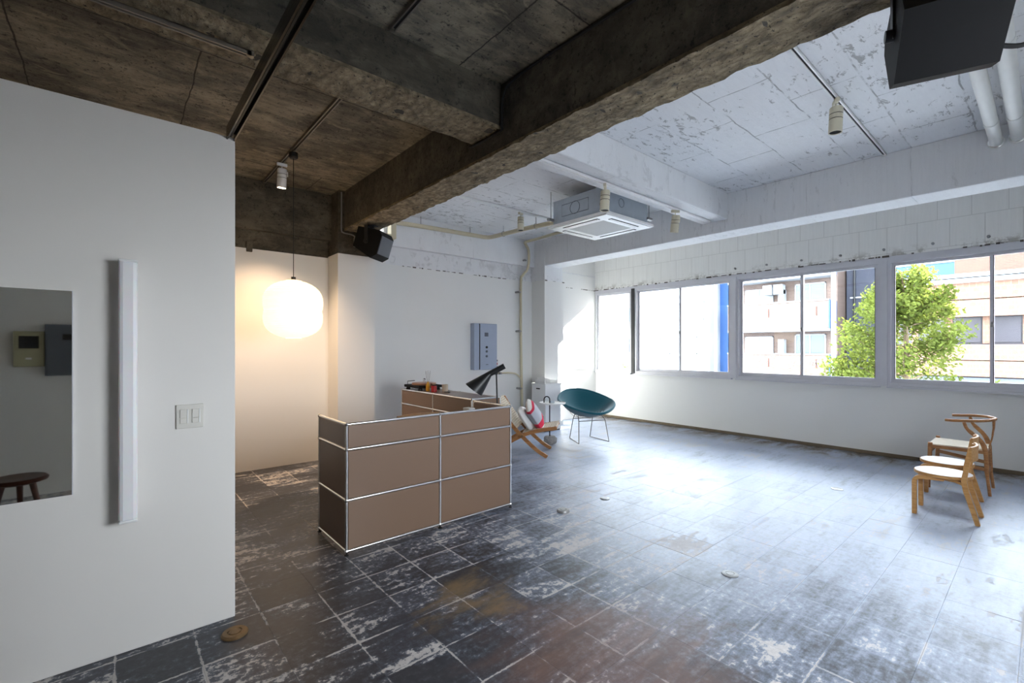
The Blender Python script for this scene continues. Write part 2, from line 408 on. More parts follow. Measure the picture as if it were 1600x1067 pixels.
def seen(x, y):
    dep = x*math.sin(HEAD) + y*math.cos(HEAD); lat = x*math.cos(HEAD) - y*math.sin(HEAD)
    return dep > .9 and abs(lat/dep) < 1.2 and 1.44/dep < .80
cells = []
for i in range(-9, 26):
    for j in range(-3, 21):
        x, y = (i+.5)*.3, .09 + (j+.5)*.3
        if XL < x-.15 and x+.15 < XW and YS < y-.15 and y+.15 < YB: cells.append((x, y))
def hidden(x, y): return (y > 2.8 and x < .5 and y < 3.05) or (x < .4 and y > 2.84) or (1.3 < x < 2.6 and 3.25 < y < 4.6)
vis = sorted([c for c in cells if seen(*c) and not hidden(*c)], key=lambda c: c[0]**2 + c[1]**2)
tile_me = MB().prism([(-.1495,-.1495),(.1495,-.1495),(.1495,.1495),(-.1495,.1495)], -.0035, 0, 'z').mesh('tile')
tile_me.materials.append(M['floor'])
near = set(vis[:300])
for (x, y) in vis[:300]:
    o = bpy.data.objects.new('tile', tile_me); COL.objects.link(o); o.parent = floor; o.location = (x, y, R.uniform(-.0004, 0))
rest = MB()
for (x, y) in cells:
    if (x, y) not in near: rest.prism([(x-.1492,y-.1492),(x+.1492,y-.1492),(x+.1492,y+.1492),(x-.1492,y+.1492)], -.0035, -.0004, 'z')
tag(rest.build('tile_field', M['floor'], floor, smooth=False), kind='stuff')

struct(MB().box((XL-.2, YS-.2, ZC), (2.33, YB+.3, ZC+.2)).build('ceiling', M['dark_ceiling'], smooth=False), 'bare dark concrete ceiling above the counter')
struct(MB().box((2.33, YS-.2, ZC), (XW+.2, YB+.3, ZC+.2)).build('ceiling_white', M['white_ceiling'], smooth=False), 'white painted rough concrete ceiling towards the windows')

# outer walls
struct(MB().box((XL-.2, YS-.2, 0), (XL, YB+.3, ZC)).build('wall_west', M['wall'], smooth=False), 'plain white wall at the far left end')
ws = MB()                                            # unseen opening added behind the camera to bring daylight onto the partition
ws.box((XL, YS-.15, 0), (1.5, YS, ZC)).box((2.95, YS-.15, 0), (XW+.15, YS, ZC)).box((1.5, YS-.15, 0), (2.95, YS, .95)).box((1.5, YS-.15, 2.15), (2.95, YS, ZC))
struct(ws.build('wall_south', M['wall'], smooth=False), 'white wall behind the camera seen in the mirror')

# back wall, left part: plaster below, bare concrete band and beam above
wb = struct(MB().box((XL, 6.06, 0), (2.09, YB+.15, 2.585)).build('wall_back_left', M['wall'], smooth=False), 'plastered wall glowing warm behind the paper lantern')
MB().box((XL, 6.075, 2.585), (2.09, YB+.15, 2.80)).build('concrete_band', M['dark_beam'], wb, smooth=False)
MB().box((1.15, 6.03, 2.545), (1.21, 6.08, 2.66), .004).build('concrete_spur', M['dark_beam'], wb)
bb = struct(MB().box((XL, 5.99, 2.80), (2.12, YB+.15, ZC)).build('beam_back', M['dark_beam'], smooth=False), 'dark concrete beam along the back wall')

pl = struct(MB().box((2.085, 5.724, 0), (2.558, YB+.1, 2.60)).build('column_left', M['wall'], smooth=False), 'white plastered column under the main beam')
MB().box((2.095, 5.735, 2.60), (2.548, YB+.1, ZC)).build('bare_column_head', M['dark_beam'], pl, smooth=False)
struct(MB().box((2.558, 6.13, 0), (2.90, YB+.1, 2.70)).build('trim_1', M['wall'], smooth=False), 'white boxed chase beside the column')

wk = struct(MB().box((2.5, YB, 0), (5.86, YB+.15, 2.64)).build('wall_back', M['wall'], smooth=False), 'white back wall with the blue grey panel')
MB().box((2.5, YB+.02, 2.64), (5.86, YB+.15, 2.905)).build('concrete_band', M['white_conc'], wk, smooth=False)
def ragged(p0, p1, n, amp, hgt, thick, axis):        # chipped lip along the top of the plaster
    mb = MB(); L = (Vector(p1)-Vector(p0)).length; d = (Vector(p1)-Vector(p0))/L; k = 0.0
    while k < L:
        w = R.uniform(.015, .09)
        if R.random() < .55:
            q = Vector(p0) + d*k; h = R.uniform(.003, hgt)
            a = q + Vector((0, 0, -h)); b = q + d*w + Vector((0, 0, R.uniform(.001, h)))
            if axis == 'y': mb.box((a.x, a.y-thick, a.z), (b.x, b.y+.004, b.z))
            else: mb.box((a.x-thick, a.y, a.z), (b.x+.004, b.y, b.z))
        k += w + R.uniform(0, .06)
    return mb
M['grime'] = plain('grimy_chipped_edge', (88, 84, 78), .9, 0, .4, 30)
tag(ragged((2.92, YB, 2.64), (5.5, YB, 2.64), 0, 0, .010, .004, 'y').build('chipped_edge', M['grime'], wk, smooth=False), kind='stuff')
MB().box((2.9, YB-.06, 2.905), (5.86, YB+.15, ZC)).build('upper_beam', M['white_conc'], wk, smooth=False)

cc = struct(MB().box((5.852, 5.912, 0), (6.338, YB+.1, 2.64)).build('column_corner', M['wall'], smooth=False), 'white column between the back wall and the window bay')
MB().box((5.862, 5.922, 2.64), (6.328, YB+.1, ZC)).build('bare_column_head', M['white_conc'], cc, smooth=False)
tag(ragged((5.86, 5.912, 2.64), (6.33, 5.912, 2.64), 0, 0, .012, .005, 'y').build('chipped_edge', M['grime'], cc, smooth=False), kind='stuff')
al = struct(MB().box((6.338, YB, 0), (XW+.15, YB+.15, ZC)).build('wall_alcove', M['wall'], smooth=False), 'sunlit white end wall of the window bay')
tag(ragged((6.36, YB, 2.62), (7.66, YB, 2.62), 0, 0, .010, .004, 'y').build('chipped_edge', M['grime'], al, smooth=False), kind='stuff')
MB().box((6.36, YB-.012, 2.90), (7.66, YB, 2.915)).build('ledge', M['white_conc'], al, smooth=False)

ww = struct(MB().box((XW, YS, 0), (XW+.15, YB+.15, .925)).build('wall_window', M['wall'], smooth=False), 'low white wall under the windows')
MB().box((XW-.012, YS, 0), (XW, YB, .045)).build('grimy_skirting', plain('dirty_skirting', (112, 100, 82), .8, 0, .35, 8), ww, smooth=False)
sp = struct(MB().box((XW-.03, YS, 2.625), (XW+.15, YB+.15, ZC)).build('wall_spandrel', M['spandrel'], smooth=False), 'board marked white concrete above the windows')
for k in range(7):
    MB().cyl((XW-.048, .46+.48*k, 2.715 + R.uniform(-.006, .006)), (XW-.026, .46+.48*k, 2.715), .016, 12).build('bolt', M['greymetal'], sp)
tag(ragged((XW-.03, YS+.1, 2.628), (XW-.03, 6.2, 2.628), 0, 0, .016, .004, 'x').build('rusty_edge', M['grime'], sp, smooth=False), kind='stuff')
we = MB().box((XW, YS, .925), (XW+.15, -.55, 2.63)).build('wall_window_pier', M['wall'], smooth=False); struct(we, 'white pier at the end of the window row')

# windows: four aluminium units, sliding sashes
def window(n, y0, y1, panes, label):
    w = struct(empty('window_%d' % n, (XW, (y0+y1)/2, .93)), label); H = 1.65; h = (y1-y0)/2
    f = MB(); f.box((-.03, -h, 0), (.09, h, .04)).box((-.03, -h, H-.045), (.09, h, H)).box((-.03, -h, .04), (.09, -h+.035, H-.045)).box((-.03, h-.035, .04), (.09, h, H-.045))
    f.build('frame', M['alu'], w, smooth=False)
    MB().box((-.075, -h, -.022), (.02, h, 0)).build('sill', M['alu'], w, smooth=False)
    pw = (2*h-.07)/panes
    for k in range(panes):
        a = -h+.035 + k*pw; b = a+pw; x = .0 if k % 2 == 0 else .036
        a -= .018 if k else 0; b += .018 if k < panes-1 else 0
        s = MB(); st = .034
        s.box((x, a, .04), (x+.03, a+st, H-.045)).box((x, b-st, .04), (x+.03, b, H-.045)).box((x, a+st, .04), (x+.03, b-st, .04+.055)).box((x, a+st, H-.045-.035), (x+.03, b-st, H-.045))
        so = s.build('sash', M['alu'], w, smooth=False)
        MB().box((x+.012, a+st, .095), (x+.017, b-st, H-.08)).build('pane', M['glass'], so, smooth=False)
        g = MB().box((x-.002, a+st-.006, .09), (x+.006, a+st, H-.078)).box((x-.002, b-st, .09), (x+.006, b-st+.006, H-.078))
        g.build('gasket', M['alu_dark'], so, smooth=False)
    if panes > 1:
        MB().box((-.022, -.012, .74), (0, .012, .79), .003).cyl((-.03, 0, .765), (-.012, 0, .80), .006, 8).build('latch', M['greymetal'], w)
    return w
window(1, 5.335, 6.235, 1, 'narrow overexposed window pane beside the alcove')
window(2, 3.395, 5.265, 2, 'sliding aluminium window facing the white building')
window(3, 1.455, 3.325, 2, 'sliding aluminium window facing the balcony apartments')
window(4, -.515, 1.385, 2, 'sliding aluminium window with the tree behind it')
for i, (y, m) in enumerate(((5.30, 'alu_dark'), (3.36, 'alu'), (1.42, 'alu'))):  # first mullion coloured dark for its backlit shade, the others plain aluminium
    struct(MB().box((XW-.045, y-.035, .93), (XW+.09, y+.035, 2.58)).build('trim_%d' % (i+2), M[m], smooth=False), 'vertical mullion between two window units')
struct(MB().box((XW-.02, YS, 2.58), (XW+.1, YB, 2.626)).build('trim_5', M['alu'], smooth=False), 'aluminium head strip over the windows')

struct(MB().box((-14, YS-.2, ZC+.2), (XW+.2, 16, 22)).build('upper_storeys', M['wall'], smooth=False), 'upper storeys of the building above the room')  # unseen mass added to cut the sky light on the facades opposite

# beams
def soffit(x0, x1, y0, y1, z, step=.03, amp=.014):
    nx, ny = max(2, int((x1-x0)/step)), max(2, int((y1-y0)/step)); mb = MB(); vs = []
    for j in range(ny+1):
        for i in range(nx+1):
            p = Vector((x0+(x1-x0)*i/nx, y0+(y1-y0)*j/ny, z))
            q = mnoise.fractal(p*9, 1, 2, 5)*amp + mnoise.noise(p*40)*amp*.4
            ex = mnoise.noise(Vector((i*.01, p.y*14, p.x*14)))*.008
            vs.append((p.x+(ex if i in (0, nx) else 0), p.y+(ex if j in (0, ny) else 0), z-.004+q))
    fs = [(j*(nx+1)+i, j*(nx+1)+i+1, (j+1)*(nx+1)+i+1, (j+1)*(nx+1)+i) for j in range(ny) for i in range(nx)]
    # closed back so that the crust has thickness
    b = len(vs); vs += [(x0, y0, z+.02), (x1, y0, z+.02), (x1, y1, z+.02), (x0, y1, z+.02)]
    fs.append((b, b+3, b+2, b+1))
    fs.append(tuple(range(nx+1)) + (b+1, b)); fs.append(tuple((ny*(nx+1)+i) for i in range(nx, -1, -1)) + (b+3, b+2))
    fs.append(tuple(j*(nx+1) for j in range(ny, -1, -1)) + (b, b+3)); fs.append(tuple(j*(nx+1)+nx for j in range(ny+1)) + (b+2, b+1))
    return mb.add(vs, fs)
bm_ = struct(MB().box((2.17, YS, 2.90), (2.49, 5.735, ZC)).build('beam_main', M['dark_beam'], smooth=False), 'main dark concrete beam running from above the camera to the back')
soffit(2.166, 2.494, YS, 5.735, 2.895).build('chipped_soffit', M['rubble'], bm_)
MB().box((2.49, YS, 2.90), (2.496, 5.735, ZC)).build('white_side', M['white_conc'], bm_, smooth=False)
bc = struct(MB().box((XL, 2.65, 3.06), (2.17, 2.985, ZC)).build('beam_cross_dark', M['dark_beam'], smooth=False), 'dark concrete cross beam above the partition')
soffit(XL, 2.17, 2.646, 2.989, 3.055).build('chipped_soffit', M['rubble'], bc)
struct(MB().box((2.496, 2.65, 3.05), (5.87, 2.985, ZC), .012).build('beam_cross_white', M['white_conc'], smooth=False), 'white painted cross beam carrying a lighting track')
struct(MB().box((5.87, YS, 2.90), (6.25, 5.93, ZC), .01).build('beam_window', M['white_conc'], smooth=False), 'deep white beam in front of the window bay')

# partition in the foreground
struct(MB().box((XL, 2.84, 0), (.487, 2.96, 2.557), .003).build('wall_partition', M['wall_p'], smooth=False), 'free standing white partition wall in the foreground')

# ------------------------------------------------------------------ reception counter (tube and panel system)
def tube_frame(root, name, P0, P1):                   # chrome tube as its own part
    return MB().cyl(P0, P1, .0095, 12).build(name, M['chrome'], root)
def ball(root, p): return MB().lathe([(.0, -.0135), (.0095, -.0095), (.0135, 0), (.0095, .0095), (.0, .0135)], p, 12).build('ball_joint', M['chrome'], root)
def foot(root, p):
    return MB().lathe([(.016, 0), (.016, .006), (.006, .009), (.006, .03)], p, 12).build('foot', M['black'], root)
ROWS = (.03, .38, .73, .905)
ct = thing('reception_counter', 'brown steel panel reception counter with chrome tube frame, facing the camera', 'counter', (1.21, 3.16, 0))
xs, D = (0.0, .75, 1.485), .555
for z in ROWS:
    for a, b in zip(xs, xs[1:]): tube_frame(ct, 'tube', (a, 0, z), (b, 0, z))
    for x in (xs[0], xs[-1]): tube_frame(ct, 'tube', (x, 0, z), (x, D, z))
for x in xs:
    for z0, z1 in zip(ROWS, ROWS[1:]): tube_frame(ct, 'tube', (x, 0, z0), (x, 0, z1))
    for z in ROWS: ball(ct, (x, 0, z))
    foot(ct, (x, 0, 0))
for x in (xs[0], xs[-1]):
    for z0, z1 in zip(ROWS, ROWS[1:]): tube_frame(ct, 'tube', (x, D, z0), (x, D, z1))
    for z in ROWS: ball(ct, (x, D, z))
    foot(ct, (x, D, 0))
for z0, z1 in zip(ROWS, ROWS[1:]):
    for a, b in zip(xs, xs[1:]): MB().box((a+.012, -.004, z0+.012), (b-.012, .012, z1-.012), .002).build('panel', M['brown'], ct)
    for x in (xs[0], xs[-1]):
        s = 1 if x == 0 else -1
        MB().box((x-.004*s, .012, z0+.012), (x+.012*s, D-.012, z1-.012), .002).build('panel', M['brown'], ct)
MB().box((.012, .014, .715), (xs[-1]-.012, D, .735), .003).build('desk_top', M['brown'], ct)

rt = thing('return_cabinet', 'brown steel return cabinet behind the counter carrying the turntable', 'cabinet', (2.75, 3.83, 0))
ys, W = (0.0, .75, 1.5), .37
for z in ROWS:
    for x in (0, W):
        for a, b in zip(ys, ys[1:]): tube_frame(rt, 'tube', (x, a, z), (x, b, z))
    for y in (ys[0], ys[-1]): tube_frame(rt, 'tube', (0, y, z), (W, y, z))
for y in ys:
    for x in (0, W):
        for z0, z1 in zip(ROWS, ROWS[1:]): tube_frame(rt, 'tube', (x, y, z0), (x, y, z1))
        for z in ROWS: ball(rt, (x, y, z))
        foot(rt, (x, y, 0))
for z0, z1 in zip(ROWS, ROWS[1:]):
    for x in (0, W):
        for a, b in zip(ys, ys[1:]):
            s = 1 if x == 0 else -1
            MB().box((x-.004*s, a+.012, z0+.012), (x+.012*s, b-.012, z1-.012), .002).build('panel', M['brown'], rt)
    for y in (ys[0], ys[-1]):
        s = 1 if y == 0 else -1
        MB().box((.012, y-.004*s, z0+.012), (W-.012, y+.012*s, z1-.012), .002).build('panel', M['brown'], rt)
for a, b in zip(ys, ys[1:]): MB().box((.010, a+.010, .893), (W-.010, b-.010, .9085), .002).build('top_panel', M['brown'], rt)
TOP = .9085

# desk chair behind the counter, only its back edge shows
dc = thing('desk_chair', 'light wooden chair tucked behind the counter, only its top edge showing', 'chair', (2.16, 4.12, 0), PI/2)
for sx in (-1, 1):
    MB().tube([(.2, .2*sx, 0), (.18, .19*sx, .44)], [.014, .018], 8).build('leg', M['beech'], dc)
    MB().tube([(-.22, .2*sx, 0), (-.19, .19*sx, .44), (-.22, .19*sx, .72)], [.014, .018, .014], 8).build('leg', M['beech'], dc)
MB().box((-.22, -.22, .43), (.22, .22, .46), .012).build('seat', M['beech'], dc)
MB().sweep([(-.20+.04*math.cos(q*2.2)-.04, .22*q, .74) for q in [k/5 for k in range(-5, 6)]], (0, 0, 1), .14, .014).build('backrest', M['beech'], dc)

tag(MB().box((-.035, -.05, 0), (.035, .05, .135), .004).build('paper_box', M['white_paper'], None, (2.515, 3.545, .7355)), 'small cream box on the desk inside the counter', 'box')

# ------------------------------------------------------------------ things on the return cabinet
tt = thing('turntable', 'black turntable with copper coloured platter on the return cabinet', 'turntable', (2.93, 5.12, TOP), 0)
MB().box((-.165, -.19, .030), (.165, .19, .062), .006).build('plinth', M['black2'], tt)
for sx in (-1, 1):
    for sy in (-1, 1): MB().lathe([(.026, 0), (.028, .01), (.02, .031)], (sx*.125, sy*.15, 0), 14).build('foot', M['rubber'], tt)
MB().lathe([(.146, 0), (.15, .004), (.15, .02), (.145, .024), (.0, .024)], (-.005, -.03, .063), 36).build('platter', M['copper'], tt)
ta = MB().cyl((.10, .15, .062), (.10, .15, .108), .016, 14); ta.tube([(.115, .185, .110), (.10, .15, .110), (.03, -.01, .102), (-.03, -.08, .094)], [.009, .006, .004, .006], 8)
ta.build('tonearm', M['alu'], tt)
MB().cyl((.118, .172, .110), (.128, .198, .110), .014, 12).build('counterweight', M['black'], tt)
MB().tube([(-.13, .16, .062), (-.13, .16, .10), (-.09, .05, .112)], .004, 8).build('cue_lever', M['black'], tt)

bt = thing('reed_diffuser', 'amber glass reed diffuser with dark tag beside the turntable', 'diffuser', (2.855, 4.875, TOP))
MB().lathe([(.022, 0), (.026, .004), (.026, .075), (.012, .095), (.012, .115)], (0, 0, 0), 20).build('bottle', M['amber'], bt)
for k in range(6):
    a = k*1.05; MB().cyl((0, 0, .03), (.03*math.cos(a), .03*math.sin(a), .235 + .01*(k % 2)), .0016, 6).build('reed', M['reed'], bt)
MB().box((.002, -.036, .06), (.010, -.006, .115), .001).build('tag', M['label'], bt, None, (.5, 0, 0))
cj = thing('candle_jar', 'red glass candle jar in front of the turntable', 'jar', (2.86, 4.745, TOP))
MB().lathe([(.030, 0), (.034, .004), (.034, .07), (.031, .07), (.031, .058), (0, .058)], (0, 0, 0), 22).build('glass', M['red'], cj)
MB().cyl((0, 0, .056), (0, 0, .068), .0015, 6).build('wick', M['black'], cj)
cu = thing('ceramic_cup', 'beige ceramic cup on the return cabinet', 'cup', (2.985, 4.70, TOP))
MB().lathe([(.030, 0), (.035, .004), (.037, .085), (.033, .085), (.031, .01), (0, .01)], (0, 0, 0), 22).build('body', M['cardcup'], cu)
tag(MB().tube(smooth_path([(-.03, -.05, .003), (.01, -.03, .004), (.02, .03, .003), (-.02, .05, .003)], 5), .003, 6).build('cable', M['rubber'], None, (2.95, 4.58, TOP)), 'short black cable lying beside the beige cup', 'cable')

# ------------------------------------------------------------------ black floor lamp with angled shade
lp = thing('floor_lamp', 'black floor lamp with angled cone shade leaning over the counter', 'lamp', (2.87, 3.55, 0), -HEAD)
MB().lathe([(.135, 0), (.14, .006), (.13, .018), (.02, .022)], (0, 0, 0), 28).build('base', M['black'], lp)
MB().tube([(0.012, 0, .02), (-.018, 0, 1.21)], .0075, 10).build('pole', M['black'], lp)
hd = [(.062, 0, 1.252), (-.13, 0, 1.150), (-.262, 0, 1.078)]
dv = (Vector(hd[2])-Vector(hd[0])).normalized()
MB().tube([hd[0], Vector(hd[0])+dv*.205], .028, 20).build('shade_neck', M['black'], lp)
# asymmetric cone: upper edge in line with the neck, lower edge flaring
ax0 = Vector(hd[0]) + dv*.16; up = Vector((0, 1, 0)).cross(dv).normalized()
if up.z < 0: up = -up
rings = []; cone = MB(); N = 24
for t in [k/8 for k in range(9)]:
    c = ax0 + dv*(.26*t); rr = .028 + .062*t; cc_ = c - up*(rr-.028)
    rings.append([cc_ + up*(rr*math.cos(2*PI*k/N)) + Vector((0, 1, 0))*(rr*math.sin(2*PI*k/N)) - dv*(.085*t*(1-math.cos(2*PI*k/N))/2) for k in range(N)])
vs = [p for r in rings for p in r]; fs = [(i*N+k, i*N+(k+1) % N, (i+1)*N+(k+1) % N, (i+1)*N+k) for i in range(8) for k in range(N)]
cone.add(vs, fs).build('shade', M['black'], lp)
lp.children[-1].modifiers.new('thickness', 'SOLIDIFY').thickness = .002
MB().tube([(-.018, .0, 1.18), (-.018, .0, 1.215)], .011, 10).build('swivel', M['black'], lp)

# ------------------------------------------------------------------ things on the partition wall
mr = thing('wall_mirror', 'frameless mirror on the partition wall at the left edge', 'mirror', (-.60, 2.84, 1.236))
MB().box((-.455, -.012, -.452), (.455, -.0001, .452), .0015).build('mirror_glass', M['mirror'], mr)
MB().box((.4545, -.013, -.453), (.4575, 0, .453)).build('edge', M['alu'], mr)
tl = thing('linear_wall_lamp', 'long white vertical tube lamp on the partition wall', 'lamp', (.045, 2.84, .632))
MB().box((-.034, -.088, 0), (.034, -.030, 1.21), .016).build('diffuser', M['acrylic'], tl)
for z in (.16, .60, 1.05): MB().box((-.02, -.031, z), (.02, 0, z+.05), .003).build('bracket', M['white_pl'], tl)
for z in (0.0, 1.2): MB().box((-.035, -.089, z-.001), (.035, -.029, z+.011), .005).build('end_cap', M['white_pl'], tl)
swp = thing('switch_plate', 'ivory double light switch plate on the partition wall', 'switch', (.287, 2.84, 1.09))
MB().box((-.057, -.010, -.060), (.057, 0, .060), .003).build('plate', M['beige_sw'], swp)
for x in (-.026, .024):
    MB().box((x-.016, -.015, -.006), (x+.012, -.009, .036), .0015).build('rocker', M['beige_sw'], swp)
    MB().box((x-.016, -.014, -.034), (x+.012, -.009, -.009), .0015).build('rocker', M['beige_sw'], swp)
    MB().box((x+.0135, -.0135, -.034), (x+.018, -.009, .036), .001).build('indicator', M['white_pl'], swp)

# ------------------------------------------------------------------ things behind the camera that show in the mirror
ic = thing('video_intercom', 'olive beige video intercom with dark screen, reflected in the mirror', 'intercom', (-.625, YS, 1.42))
MB().box((-.105, 0, -.17), (.105, .055, .17), .006).build('body', M['intercom'], ic)
MB().box((-.085, .05, -.015), (.085, .062, .145), .003).build('bezel', M['intercom'], ic)
MB().box((-.068, .06, .005), (.068, .066, .125), .003).build('screen', M['screen'], ic)
MB().box((-.022, .054, -.10), (.018, .061, -.082), .002).build('talk_button', M['white_pl'], ic)
gb = thing('breaker_box', 'slate grey steel breaker box reflected at the mirror edge', 'box', (-.36, YS, 1.41))
MB().box((-.155, 0, -.25), (.155, .09, .25), .004).build('body', M['panel_grey'], gb)
MB().box((-.03, .088, .10), (.05, .094, .155), .001).build('label_plate', M['black'], gb)
MB().box((-.145, .086, -.24), (.145, .092, .24), .002).build('door', M['panel_grey'], gb)
sw = thing('wooden_stool', 'dark round wooden stool reflected low in the mirror', 'stool', (-.56, .55, 0))
MB().lathe([(0, .405), (.12, .405), (.165, .42), (.17, .435), (.155, .449), (.08, .444), (0, .442)], (0, 0, 0), 28).build('seat', M['walnut'], sw)
for k in range(3):
    a = k*2*PI/3 + .5; MB().tube([(.18*math.cos(a), .18*math.sin(a), 0), (.09*math.cos(a), .09*math.sin(a), .415)], [.013, .02], 10).build('leg', M['walnut'], sw)

# ------------------------------------------------------------------ paper lantern
ln = thing('paper_lantern', 'glowing double lobed paper lantern hanging on a black cord', 'lantern', (1.32, 4.81, 1.522))
prof = []
lobes = [(0.0, .06, .0), ]
def lant(z):                                          # outline: two stacked lobes with a waist
    H = .565
    if z < .270: u = (z-.205)/.205; r = .266*math.sqrt(max(0, 1-abs(u)**2.5*(1 if u < 0 else 1.4)))
    else: u = (z-.345)/.22; r = .268*math.sqrt(max(0, 1-abs(u)**2.5*(1 if u > 0 else 1.2)))
    return max(r, .07)
NZ = 112
for k in range(NZ+1):
    z = .565*k/NZ; r = lant(z); prof.append((r + (.0022 if k % 4 == 0 else -.0012), z))
MB().lathe([(.0655, 0.004)] + prof + [(.065, .566)], (0, 0, 0), 48).build('shade', M['washi'], ln)
MB().tube(arc((0, 0, .566), .068, 0, 2*PI, 24, 'xy')[:-1], .003, 6, closed=True).build('top_ring', M['black'], ln)
MB().cyl((0, 0, .52), (0, 0, .60), .022, 12).build('socket', M['black'], ln)
MB().cyl((0, 0, .59), (0, 0, 1.78), .0035, 8).build('cord', M['black'], ln)
MB().lathe([(.030, 0), (.042, .012), (.042, .055), (.02, .06)], (0, 0, 1.755), 18).build('ceiling_cap', M['black'], ln)

# ------------------------------------------------------------------ lighting tracks
def track(name, label, a, b, z, mat, group, w=.034, h=.024):
    a, b = Vector((a[0], a[1], z)), Vector((b[0], b[1], z)); t = thing(name, label, 'track', a, math.atan2(b.y-a.y, b.x-a.x), group); L = (b-a).length
    m = MB().box((0, -w/2, -.004), (L, w/2, 0)).box((0, -w/2, -h), (L, -w/2+.009, 0)).box((0, w/2-.009, -h), (L, w/2, 0))
    m.box((-.012, -w/2, -h), (.02, w/2, 0)).box((L-.02, -w/2, -h), (L+.012, w/2, 0)); m.build('channel', M[mat], t, smooth=False)
    MB().box((.02, -w/2+.009, -h+.009), (L-.02, w/2-.009, -.003)).build('slot', M['dark_slot'], t, smooth=False)
    return t
M['track_grey'] = plain('grey_track_aluminium', (132, 126, 116), .4, .5)
track('lighting_track', 'grey lighting track under the dark cross beam above the partition', (-1.2, 2.83), (.56, 2.83), 3.04, 'track_grey', 'ceiling lighting tracks')
track('lighting_track', 'grey lighting track on the dark ceiling carrying the lantern cord', (1.32, 3.54), (1.32, 5.98), ZC, 'track_grey', 'ceiling lighting tracks')
track('lighting_track', 'dark lighting track stub ending before the dark cross beam', (1.275, .6), (1.275, 2.60), ZC, 'track_grey', 'ceiling lighting tracks')
track('lighting_track', 'white lighting track crossing the white ceiling near the black speaker', (2.5, 1.08), (5.85, 1.08), ZC, 'white_pl', 'ceiling lighting tracks')
track('lighting_track', 'white lighting track under the white cross beam', (2.52, 2.83), (5.74, 2.83), 3.05, 'white_pl', 'ceiling lighting tracks')
track('lighting_track', 'white lighting track near the back wall behind the air conditioner', (2.52, 4.92), (5.3, 4.92), ZC, 'white_pl', 'ceiling lighting tracks')
rail = thing('overhead_rail', 'glossy dark overhead rail running from the partition end over the camera', 'rail', (.466, 0, 2.545))
M['bronze'] = plain('dark_bronze_aluminium', (70, 66, 58), .22, .85)
MB().box((-.020, YS+.01, .030), (.020, 2.838, .060)).build('back_plate', M['bronze'], rail, smooth=False)
for x in (-.0165, .0165): MB().box((x-.0035, YS+.01, -.006), (x+.0035, 2.838, .031)).build('rail_profile', M['bronze'], rail, smooth=False)
MB().box((-.004, YS+.01, .010), (.004, 2.838, .031)).build('dark_insert', M['black'], rail, smooth=False)

# ------------------------------------------------------------------ spotlights
def spot(loc, label, yaw, tilt, lit=False, m='cream'):
    s = thing('spotlight', label, 'spotlight', loc, yaw, 'track spotlights')
    MB().box((-.05, -.014, -.03), (.05, .014, 0), .003).build('adapter', M[m], s)
    MB().tube([(0, 0, -.028), (0, 0, -.07), (0.055, 0, -.085), (0.055, 0, -.13)], .006, 8).build('arm', M[m], s)
    h = MB().lathe([(.040, .07), (.046, .062), (.046, .02), (.0435, .018), (.0435, .014), (.046, .012), (.046, -.018), (.0435, -.020), (.0435, -.024), (.046, -.026), (.046, -.125), (.041, -.125), (.040, -.118), (0, -.118)], (0, 0, 0), 22)
    ho = h.build('head', M[m], s, (0, 0, -.13), (tilt, 0, 0))
    MB().lathe([(.0400, -.1175), (0, -.1175), (0, -.1195), (.0400, -.1195)], (0, 0, 0), 20).build('lens', M['lens'] if lit else M['dark_slot'], ho)
    for z in (.016, -.022): MB().tube(arc((0, 0, z), .0445, 0, 2*PI, 20, 'xy')[:-1], .0018, 6, closed=True).build('groove', M['black'], ho)
    return s, ho
s1, h1 = spot((1.32, 5.22, ZC-.024), 'white spotlight on the dark ceiling beside the lantern cord', 0, .14, True, 'white_pl')
sd = bpy.data.lights.new('spotlight_beam', 'SPOT'); sd.energy = 80; sd.color = (1, .68, .42); sd.spot_size = 1.6; sd.spot_blend = .9; sd.shadow_soft_size = .04
so = bpy.data.objects.new('spotlight_beam', sd); COL.objects.link(so); so.parent = h1; so.location = (0, 0, -.135)
spot((4.39, 4.92, ZC-.024), 'cream spotlight on the track near the beige pipe', .3, 0)
spot((3.63, 2.83, 3.026), 'cream spotlight in front of the air conditioner', .6, 0.05)
spot((4.93, 2.83, 3.026), 'tilted cream spotlight at the right of the air conditioner', -.5, .22)
spot((4.24, 1.08, ZC-.024), 'large cream spotlight on the track near the black speaker', .5, .04)

# ------------------------------------------------------------------ ceiling cassette air conditioner
ac = thing('air_conditioner', 'white ceiling cassette air conditioner with exposed steel casing', 'air conditioner', (4.59, 3.66, 2.915))
MB().box((-.41, -.41, .045), (.41, .41, .345), .004).build('casing', M['steel'], ac)
ph = .465
MB().prism([(-ph, -ph), (ph, -ph), (ph, ph), (-ph, ph)], .012, .04, 'z').build('panel_rim', M['white_pl'], ac, smooth=False)
fr = MB()                                             # lower frame, slightly dished, open in the middle
fr.box((-ph+.02, -ph+.02, 0), (ph-.02, -.27, .014), .003).box((-ph+.02, .27, 0), (ph-.02, ph-.02, .014), .003).box((-ph+.02, -.27, 0), (-.27, .27, .014), .003).box((.27, -.27, 0), (ph-.02, .27, .014), .003)
fr.build('panel_frame', M['white_pl'], ac)
MB().box((-.268, -.268, .002), (.268, .268, .010), .002).build('return_grille', M['grille'], ac)
for a in range(4):
    o = MB().box((-.27, .335, -.0035), (.27, .385, .006), .002).build('outlet_slot', M['dark_slot'], ac, None, (0, 0, a*PI/2))
    MB().box((-.262, .345, -.0065), (.262, .372, -.002), .002).build('louvre', M['white_pl'], ac, None, (0, 0, a*PI/2))
